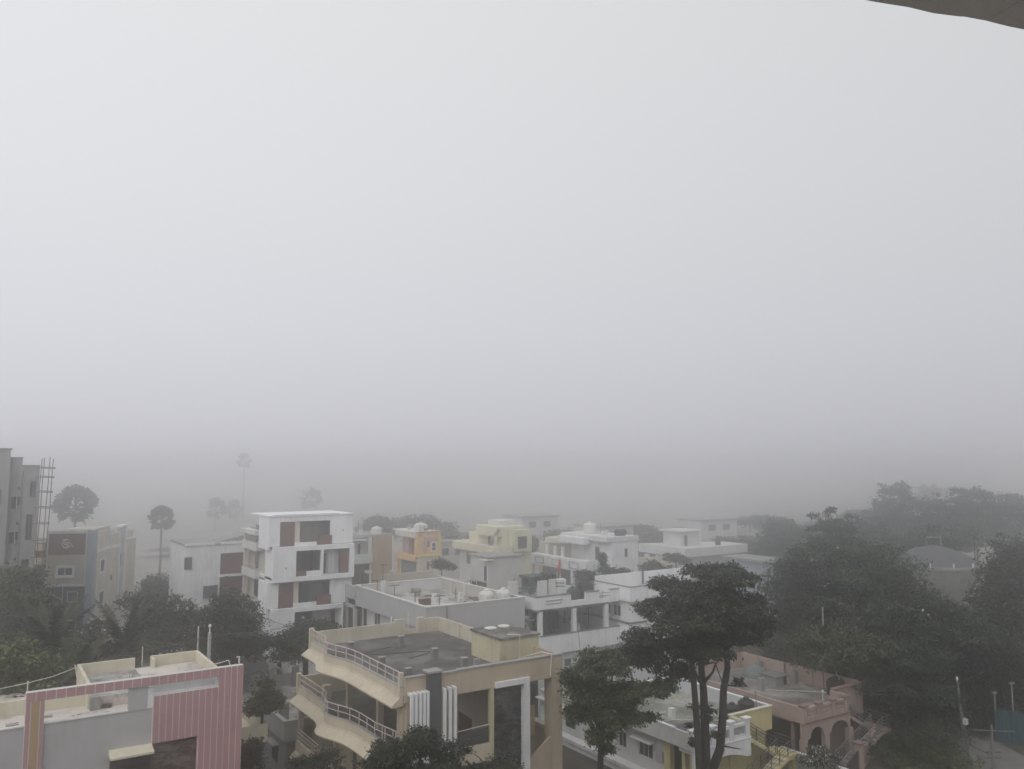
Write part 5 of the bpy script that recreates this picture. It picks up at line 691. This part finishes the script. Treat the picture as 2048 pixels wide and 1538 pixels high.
def tree(name, label, px, d, blobs, n, size, m, cat='tree', clump=36, spread=.32, tr=.22, group=None, lean=0, droop=0, trunk=True, base=None, bk=bark):
    """blobs: photo-pixel ellipses (x, y, half width, half height[, metres farther]) sized at distance d"""
    bp = base or atd(px, 1200, d); x, y = bp[0], bp[1]; t = T(name, label, cat, (x, y, 0), group); E = []
    for q in blobs:
        dd = d+(q[4] if len(q) > 4 else random.uniform(-1, 1)*.4*q[2]*d/F); c = atd(q[0], q[1], dd); k = dd/F*math.hypot(1, (q[0]-1024)/F)
        E.append(((c.x, c.y, c.z), (q[2]*k, q[2]*k, q[3]*k)))
    pos, nr = foliage(E, n, clump, spread); keep = pos[:, 2] > .1; pos, nr = pos[keep], nr[keep]
    leaf_object('crown', t, m, pos, nr, size*rng.uniform(.6, 1.35, len(pos)), OFF[t.name], droop=droop)
    if trunk:
        zc = np.mean([e[0][2] for e in E]); zl = max(.6, min(e[0][2]-e[1][2]*.6 for e in E)); cx_, cy_ = np.mean([e[0][0] for e in E]), np.mean([e[0][1] for e in E])
        tb = MB(); fork = Vector((x*.6+cx_*.4, y*.6+cy_*.4, max(.5, zl+.25*(zc-zl)))); tb.tube([(x, y, 0), ((x+fork.x)/2+random.uniform(-.1, .1), (y+fork.y)/2, fork.z/2), fork], tr*1.25, 8, tr); P('trunk', t, bk, mb=tb)
        lb = MB()
        for c, r in E: limb(fork, (c[0], c[1], c[2]+r[2]*.2), tr*.6, tr*.12, lb)
        P('branches', t, bk, mb=lb)
    return t
# the big three-stemmed tree before the yellow house
D = 50
bt = T('rain_tree', 'big dark umbrella-crowned tree with three bare stems in front of the yellow house', 'tree', (*atd(1405, 1300, D)[:2], 0))
bl = [(1420,1142,62,24),(1460,1165,55,30),(1345,1170,45,20),(1400,1190,70,30),(1320,1215,50,22),(1290,1225,25,14),(1370,1245,75,32),(1455,1220,70,40),(1500,1215,42,35),(1525,1255,25,30),(1485,1270,50,35),(1290,1280,45,28),(1340,1295,55,32),(1410,1280,60,28),(1300,1325,50,28),(1275,1305,35,22),(1350,1345,35,30),(1330,1370,22,20),(1325,1390,12,8),(1440,1310,30,14),(1390,1312,35,18),(1255,1300,20,14),(1315,1172,18,10),(1400,1222,70,30),(1440,1180,55,28),(1380,1300,60,28),(1450,1255,60,34),(1360,1190,40,22)]
E_ = []
for q in bl:
    c = atd(q[0], q[1], D+random.uniform(-1.6, 1.6)); k = D/F*1.04; E_.append(((c.x, c.y, c.z), (q[2]*k*.92, q[2]*k*.92, q[3]*k*.9)))
pos, nr = foliage(E_, 72000, 14, .13, 10, .9); leaf_object('crown', bt, lf_crown, pos, nr, .19*rng.uniform(.6, 1.4, len(pos)), OFF[bt.name], .5, droop=.25)
def stem(pix, r0, r1, dd): return MB().tube([atd(a, b_, D+dd) for a, b_ in pix], r0, 10, r1)
def px_ground(px, py, dd): p = atd(px, py, D+dd); return p
for pix, r0, r1, dd in (([(1403,1760),(1399,1538),(1394,1450),(1388,1370),(1382,1310),(1376,1262)], .23, .13, -.4), ([(1412,1760),(1412,1538),(1410,1450),(1407,1380),(1404,1352),(1400,1300),(1402,1250)], .30, .13, .2), ([(1418,1760),(1425,1538),(1440,1498),(1445,1440),(1447,1380),(1455,1335),(1452,1290),(1462,1230)], .30, .13, .7)): P('stem', bt, bark, mb=stem(pix, r0, r1, dd))
for pix, r0, r1 in (([(1407,1375),(1390,1345),(1372,1330),(1340,1318)], .12, .05), ([(1408,1365),(1425,1345),(1432,1325)], .11, .05), ([(1447,1370),(1470,1372),(1482,1374)], .07, .02), ([(1470,1372),(1478,1360)], .04, .015), ([(1382,1320),(1350,1290),(1310,1280)], .1, .03), ([(1452,1300),(1485,1270),(1510,1250)], .1, .03), ([(1404,1330),(1430,1325),(1447,1372)], .06, .03), ([(1440,1490),(1468,1496),(1482,1498)], .06, .02), ([(1376,1270),(1340,1225),(1300,1220)], .09, .03), ([(1402,1260),(1410,1190),(1420,1150)], .12, .03), ([(1462,1240),(1470,1190),(1460,1160)], .1, .03)): P('branch', bt, bark, mb=MB().tube([atd(a, b_, D) for a, b_ in pix], r0, 6, r1))
sp = [(1389,1490),(1412,1440),(1418,1420),(1385,1450),(1480,1368),(1400,1470),(1432,1470),(1388,1420)]
E2 = [((*atd(a, b_, D)[:],), (.35, .35, .45)) for a, b_ in sp]; pos, nr = foliage(E2, 1800, 15, .1); leaf_object('epicormic_leaves', bt, lf_dark, pos, nr, .17*rng.uniform(.6, 1.3, len(pos)), OFF[bt.name], .5)
tree('neem_tree', 'smaller olive-grey tree between the cream house and the big dark tree', 1192, 48, [(1192,1318,34,24),(1165,1345,32,30),(1140,1365,16,35),(1215,1345,50,35),(1180,1385,50,40),(1235,1390,45,40),(1170,1430,35,35),(1215,1440,45,35),(1200,1475,30,18),(1285,1385,40,20),(1290,1440,35,12),(1212,1500,15,14),(1250,1435,30,25),(1225,1310,20,14)], 34000, .17, lf_olive, clump=26, spread=.17, tr=.16)
# dark shrubs right in front of the cream house
tree('garden_tree', 'dark leafy tree hiding the foot of the cream house front', 830, 39.3, [(790,1505,55,38),(840,1490,50,36),(770,1530,45,30),(885,1515,38,34),(890,1570,60,36),(800,1570,90,40)], 22000, .15, lf_dark, clump=24, spread=.14, tr=.14)
tree('shrub', 'thin dark shrub at the bottom edge under the wavy balcony', 635, 42, [(615,1525,30,18),(655,1518,28,25),(640,1560,50,30),(605,1540,18,30)], 5000, .14, lf_dark, 'shrub', 20, .13, .06)
tree('creeper_shrub', 'dark shrub growing below the stone panel of the cream house', 1000, 40, [(1000,1532,34,20),(955,1550,40,20),(1030,1555,34,20),(928,1500,10,20)], 4500, .14, lf_flower, 'shrub', 20, .14, .06)
tree('lane_tree', 'small brownish-green tree in the lane right of the pink house', 528, 55, [(527,1392,24,22),(520,1415,28,22),(545,1405,18,20),(530,1370,14,14)], 6000, .2, lf_olive, clump=22, spread=.16, tr=.08); tree('lane_shrub', 'low dark shrub below the pale balcony right of the pink house', 500, 51, [(505,1500,20,22),(495,1530,30,25)], 3000, .18, lf_dark, 'shrub', 20, .14, .05)
# left side trees
tree('feathery_tree', 'tall feathery grey-green tree before the bare grey block', 50, 79, [(25,1160,32,22),(62,1150,20,18),(35,1190,42,28),(15,1225,45,42),(52,1235,38,34)], 12000, .3, lf_olive, spread=.4); tree('broad_tree', 'broad tree under the feathery tree at the left edge', 10, 76, [(0,1270,60,40),(40,1280,50,40),(-20,1310,60,50)], 9000, .26, lf_mid, spread=.35)
tree('mango_tree', 'bright green leafy tree at the left edge behind the pink house', 50, 59, [(15,1325,45,35),(60,1345,45,28),(100,1360,40,28),(20,1370,60,35),(85,1385,60,30),(135,1378,25,20)], 16000, .26, lf_bright, spread=.3)
tree('spreading_tree', 'wide dark tree right of the crest building', 310, 84, [(300,1205,45,25),(340,1220,45,30),(295,1245,40,35),(335,1260,55,35),(360,1240,25,25),(290,1290,50,30),(350,1295,60,30)], 15000, .3, lf_mid, spread=.4)
tree('round_tree', 'round dark-crowned tree in front of the plain white house', 455, 75, [(458,1210,42,28),(435,1235,40,32),(485,1240,38,32),(455,1265,60,32),(420,1290,50,30),(490,1290,50,28),(450,1310,70,25)], 17000, .27, lf_dark, spread=.36)
tree('bushy_tree', 'dark bushy tree before the foot of the white apartment block', 615, 68, [(622,1262,34,26),(600,1285,38,30),(645,1262,28,22),(590,1310,45,25),(655,1290,30,25),(545,1285,20,18)], 13000, .24, lf_dark, spread=.32)
tree('misty_tree', 'misty round-topped tree behind the palm trunk', 320, 118, [(318,1172,26,20),(345,1185,16,26),(305,1190,20,22)], 4500, .4, lf_mid, spread=.5); tree('blossom_shrub', 'pale flowering shrub between the two coconut palms', 185, 68, [(185,1280,22,28),(180,1310,28,25),(195,1250,10,14)], 4000, .22, lf_white, 'shrub', 20, .25, .06)
# right side trees
def rt(*a, **k): return tree(*a, **k)
rt('tiered_tree', 'tree with a pointed tiered top rising from the right-hand grove', 1665, 108, [(1668,1022,12,9),(1640,1032,22,5),(1695,1034,16,5),(1665,1045,34,8),(1650,1058,34,8),(1680,1062,32,12),(1665,1085,50,18),(1660,1120,60,30)], 10000, .3, lf_mid, spread=.28)
rt('blossom_tree', 'broad tree dotted with pale blossom in the middle of the right-hand grove', 1740, 84, [(1640,1105,50,25),(1720,1110,60,30),(1790,1130,55,30),(1690,1150,90,35),(1760,1175,75,35),(1815,1195,40,24),(1720,1210,110,40),(1640,1190,60,45)], 28000, .3, lf_flower, spread=.42)
rt('dense_tree', 'dark dense tree at the left flank of the right-hand grove', 1595, 82, [(1590,1140,38,35),(1575,1185,45,40),(1615,1225,60,45),(1580,1250,50,40)], 14000, .3, lf_mid, spread=.4)
rt('tall_misty_tree', 'tall misty tree left of the faint slim one above the grove', 1790, 195, [(1788,985,28,20),(1800,1010,40,26),(1775,1040,42,30),(1810,1060,50,35),(1760,1085,40,25)], 18000, .55, lf_mid, spread=.5)
rt('faint_slim_tree', 'faint slim tree standing highest in the fog above the grove', 1860, 330, [(1862,982,17,18),(1856,1010,20,22),(1858,1040,22,26)], 6000, .8, lf_mid, spread=.6)
rt('fogged_canopy_tree', 'wide fogged tree behind the water tower', 1960, 180, [(1960,995,48,20),(1925,1025,50,25),(2000,1020,60,25),(1890,1050,55,25),(1960,1065,100,40),(2050,1040,50,35),(1880,1085,50,30)], 30000, .55, lf_mid, spread=.55)
rt('edge_tree', 'tall tree at the right edge beside the water tower', 2020, 88, [(2035,1115,45,40),(2005,1165,34,42),(2040,1190,60,60),(1990,1230,55,50),(2040,1270,60,50)], 26000, .3, lf_mid, spread=.42)
rt('tower_tree', 'tree crowding up below the water tower bowl', 1880, 80, [(1850,1205,30,16),(1895,1222,30,20),(1870,1250,65,34),(1930,1265,55,38),(1810,1262,55,34)], 15000, .28, lf_mid, spread=.38)
rt('grove_tree', 'low tree with yellowish top just behind the salmon roof', 1680, 74, [(1625,1275,40,20),(1680,1285,60,26),(1740,1300,55,28),(1650,1310,60,25),(1720,1335,60,28)], 15000, .26, lf_olive, spread=.34)
rt('shadowed_tree', 'dark tree right of the salmon roof overhanging its corner', 1810, 73, [(1800,1320,55,35),(1855,1330,50,38),(1775,1365,40,25),(1830,1385,70,35),(1870,1420,50,30)], 15000, .25, lf_dark, spread=.34)
rt('roadside_tree', 'dark tree overhanging the far end of the road at the right', 1955, 82, [(1930,1310,50,35),(1985,1320,50,40),(1940,1370,60,40),(2020,1370,50,45),(1965,1410,60,30),(2045,1330,40,50)], 17000, .27, lf_dark, spread=.36)
rt('misty_tree', 'grey misty tree between the pointed tiered tree and the tall misty tree', 1710, 150, [(1705,1075,45,28),(1740,1060,30,26),(1680,1100,60,30)], 9000, .45, lf_mid, spread=.5)
rt('misty_tree', 'pale misty tree directly left of the pointed tiered tree', 1585, 165, [(1590,1075,40,26),(1560,1090,40,28),(1620,1090,40,30)], 8000, .5, lf_mid, spread=.55)
rt('hazy_tree', 'hazy dark tree immediately behind the water tower roof', 1850, 132, [(1845,1090,45,24),(1890,1075,40,22),(1800,1100,50,30)], 9000, .42, lf_mid, spread=.5)
rt('low_misty_tree', 'misty low tree between the long white house and the grove', 1525, 150, [(1520,1130,28,25),(1505,1150,30,20),(1550,1150,28,25)], 5000, .36, lf_mid, spread=.45)
rt('flowering_bush', 'white-flowered bush beside the arched porch of the salmon house', 1640, 62.5, [(1640,1510,28,18),(1660,1520,22,15),(1620,1522,20,14)], 3500, .16, lf_white, 'bush', 18, .14, .05)
rt('roadside_bush', 'tangled bush with pale flowers at the near side of the road', 1850, 70, [(1850,1465,60,22),(1800,1490,60,25),(1880,1490,35,22),(1830,1510,70,20)], 8000, .18, lf_flower, 'bush', 20, .2, .06); rt('verge_bush', 'dark green bush on the verge below the leaning pole', 1900, 68, [(1900,1515,40,14),(1860,1530,50,14)], 4000, .16, lf_bright, 'bush', 20, .16, .05); rt('kerb_bush', 'low dry bush across the road beside the teal fence', 1950, 80, [(1935,1460,30,8),(1900,1452,20,8)], 2200, .16, lf_olive, 'bush', 18, .18, .05)
rt('columnar_shrub', 'narrow upright shrub against the fogged white house', 1205, 97, [(1205,1118,8,14),(1206,1140,9,18)], 2200, .26, lf_mid, 'shrub', 20, .16, .06)
for px, py, rx, ry, d, lb in ((1165, 1152, 22, 12, 92, 'dark bush left of the narrow upright shrub'), (1235, 1148, 26, 12, 93, 'dark bush right of the narrow upright shrub'), (1090, 1162, 20, 14, 82, 'dark tree top behind the pale roof blocks'), (1300, 1135, 20, 14, 100, 'dim bush under the low cream house'), (1350, 1118, 22, 12, 118, 'dim bush before the long white house'), (880, 1130, 22, 14, 102, 'dim shrub beside the mauve wall of the orange house')): rt('bush', lb, px, d, [(px, py, rx, ry), (px+rx*.7, py+4, rx*.6, ry*.8)], 2600, .26, lf_mid, 'bush', 20, .25, .07)
# skyline trees sinking into the fog
fg = 'faint trees along the foggy skyline'; proto = {}
for i, (px, py, hw, hh, d) in enumerate(((757,1050,22,16,165),(835,1048,44,20,185),(885,1062,22,18,180),(1290,1062,28,22,180),(1350,1072,30,24,170),(1400,1080,25,20,185),(1535,1045,36,28,200),(1480,1075,35,20,215),(1575,1075,35,25,170),(1180,1070,40,14,220),(1000,1072,40,14,230),(930,1070,40,16,215),(1090,1068,35,14,225),(700,1062,30,16,220),(560,1085,40,22,190),(380,1095,40,22,200),(1430,1060,50,20,260),(660,1075,30,22,150),(960,1085,30,20,150),(1050,1095,26,18,135),(1120,1078,30,18,165),(1240,1080,30,20,150),(1310,1088,30,20,150),(1450,1092,34,20,160),(1500,1100,30,22,150),(580,1100,30,25,140),(1560,1070,30,30,150),(895,1090,24,22,140),(1000,1060,34,16,190),(1230,1055,30,14,250),(1640,1050,40,22,230),(1720,1040,40,25,210))):
    lb = 'faint grey tree dissolving into the fog on the skyline'; key = i % 3
    d *= 1.1; c = atd(px, py, d); s = d/F
    if key not in proto:
        proto[key] = (tree('skyline_tree', lb, px, d, [(px, py, hw, hh), (px-hw*.5, py+hh*.7, hw*.6, hh*.7), (px+hw*.5, py+hh*.8, hw*.6, hh*.7)], 5000, .7, lf_mid, spread=.7, group=fg), hw*s, c)
    else:
        src, hw0, c0_ = proto[key]; o = src.copy(); COL.objects.link(o); k = hw*s/hw0; o.location = (c.x, c.y, 0); o.scale = (k, k, c.z/max(1, c0_.z)); o.rotation_euler.z = i*1.7
        for ch in src.children: q = ch.copy(); COL.objects.link(q); q.parent = o
# coconut palms
def frond_mesh(L_, droop, m, n=44, w=.62):
    b = MB(); pts = [Vector((L_*t*math.cos(.35-droop*t*t*.5), 0, L_*(t*.75-droop*t*t*.95))) for t in [i/14 for i in range(15)]]
    b.tube(pts, .045, 5, .012)
    for i in range(n):
        t = .12+.86*i/n; k = t*14; a = int(k); p = pts[a].lerp(pts[min(a+1, 14)], k-a); tg = (pts[min(a+1, 14)]-pts[a]).normalized(); l = w*math.sin(math.pi*min(1, t*.95+.08))**.6*random.uniform(.85, 1.15)
        for s_ in (-1, 1):
            q = p+tg*l*.55+Vector((0, s_*l*.75, -l*random.uniform(.25, .6))); mid = p.lerp(q, .5)+Vector((0, 0, .05)); wv = tg*.035; j = len(b.v)
            b.v += [tuple(p-wv), tuple(mid-wv*1.2), tuple(q), tuple(mid+wv*1.2), tuple(p+wv)]; b.f.append((j, j+1, j+2, j+3, j+4))
    return b.mesh('frond', m)
def coconut(label, px, py, d, lens, n, dry=0):
    c = atd(px, py, d); t = T('coconut_palm', label, 'palm tree', (c.x, c.y, 0), 'coconut palms by the lane'); P('trunk', t, barkl, mb=MB().tube([(c.x+.3, c.y, 0), (c.x+.15, c.y+.1, c.z*.5), (c.x, c.y, c.z)], .2, 8, .13))
    ms = [frond_mesh(lens*random.uniform(.9, 1.1), dr, lf_palm) for dr in (.45, .95, 1.45)]; md = frond_mesh(lens*.75, 1.5, lf_dry)
    for i in range(n):
        ph = i*2.399; k = i/n; me = ms[0 if k < .3 else 1 if k < .7 else 2]; link('frond', me, t, (0, 0, c.z), (random.uniform(-.2, .2), -.75+.95*k, ph))
    for i in range(dry): link('dry_frond', md, t, (0, 0, c.z-.1), (0, .5, 5.2+i*.7))
coconut('coconut palm with drooping fronds nearest the left edge', 100, 1312, 64, 4.4, 24); coconut('coconut palm with brown dead fronds right of the crest building corner', 245, 1312, 68, 4.3, 24, 4); coconut('small coconut palm low behind the corner of the pink house roof', 165, 1350, 60, 2.8, 12)
# palmyra palms in the fog: each crown a ball of stiff fans
def fan_mesh(r, m, n=16):
    b = MB(); b.tube([(0,0,0), (r*.8,0,.02), (r*1.45,0,.0)], .04, 4)
    c = Vector((r*1.4, 0, 0)); b.v.append(tuple(c)); j = len(b.v)-1; ring = []
    for i in range(2*n+1):
        a = R(-150+300*i/(2*n)); rr = r*(1.0 if i % 2 else .78)*random.uniform(.85, 1.1); b.v.append((c.x+rr*math.cos(a), rr*math.sin(a), -.12*rr+.1*math.sin(i))); ring.append(len(b.v)-1)
    for a, q in zip(ring, ring[1:]): b.f.append((j, a, q))
    return b.mesh('fan_leaf', m)
def palmyra(label, px, py, rpx, d, n=26, tr=.2):
    n = int(n*.8)
    c = atd(px, py, d); t = T('palmyra_palm', label, 'palm tree', (c.x, c.y, 0), 'palmyra palms in the fog'); r = rpx*d/F; P('trunk', t, barkl, mb=MB().tube([(c.x, c.y, 0), (c.x+.1, c.y, c.z*.5), (c.x, c.y, c.z)], tr*1.3, 8, tr*.8)); me = fan_mesh(r*.44, lf_mid)
    for i in range(n):
        k = i/(n-1); el = R(85-140*k+random.uniform(-9, 9)); ph = i*2.399; link('fan_leaf', me, t, (0, 0, c.z), (random.uniform(-1.2, 1.2), -el, ph))
palmyra('big round-headed palmyra palm showing above the crest building', 151, 1012, 38, 170, 34); palmyra('dark palmyra palm with a long bare trunk right of the crest building', 323, 1038, 25, 160, 26); palmyra('pale palmyra palm at the left of the misty pair', 431, 1018, 22, 290, 22); palmyra('thinner palmyra palm at the right of the misty pair', 470, 1020, 20, 330, 20, .16); palmyra('very tall faint palmyra palm rising highest above the horizon', 489, 922, 16, 360, 18, .3); palmyra('faint palmyra palm behind the roof of the white apartment block', 621, 998, 24, 320, 24)
# ground cover under the grove and between the houses
def cover(label, cx_, cy_, rx, ry, n, m, zmax, size):
    a = rng.uniform(0, 2*math.pi, n); r = np.sqrt(rng.uniform(0, 1, n)); pos = np.stack([cx_+rx*r*np.cos(a), cy_+ry*r*np.sin(a), rng.uniform(0, 1, n)**2*zmax], 1)
    nr = rng.normal(size=(n, 3))*.6+np.array([0, 0, .8]); nr /= np.linalg.norm(nr, axis=1)[:, None]; o = leaf_object('undergrowth', None, m, pos, nr, size*rng.uniform(.6, 1.3, n), (cx_, cy_, 0), stuff=True); o.location = (cx_, cy_, 0); o['label'] = label
cover('undergrowth under the right-hand grove', 84, 52, 14, 15, 40000, lf_dark, 5, .34); cover('undergrowth behind the salmon house', 67, 50, 7, 10, 22000, lf_mid, 3.5, .28); cover('undergrowth between the left-hand trees', 12, 72, 12, 12, 12000, lf_mid, 1.2, .28); cover('undergrowth before the white block', 24, 69.8, 4, 4, 4000, lf_dark, 1.0, .25)
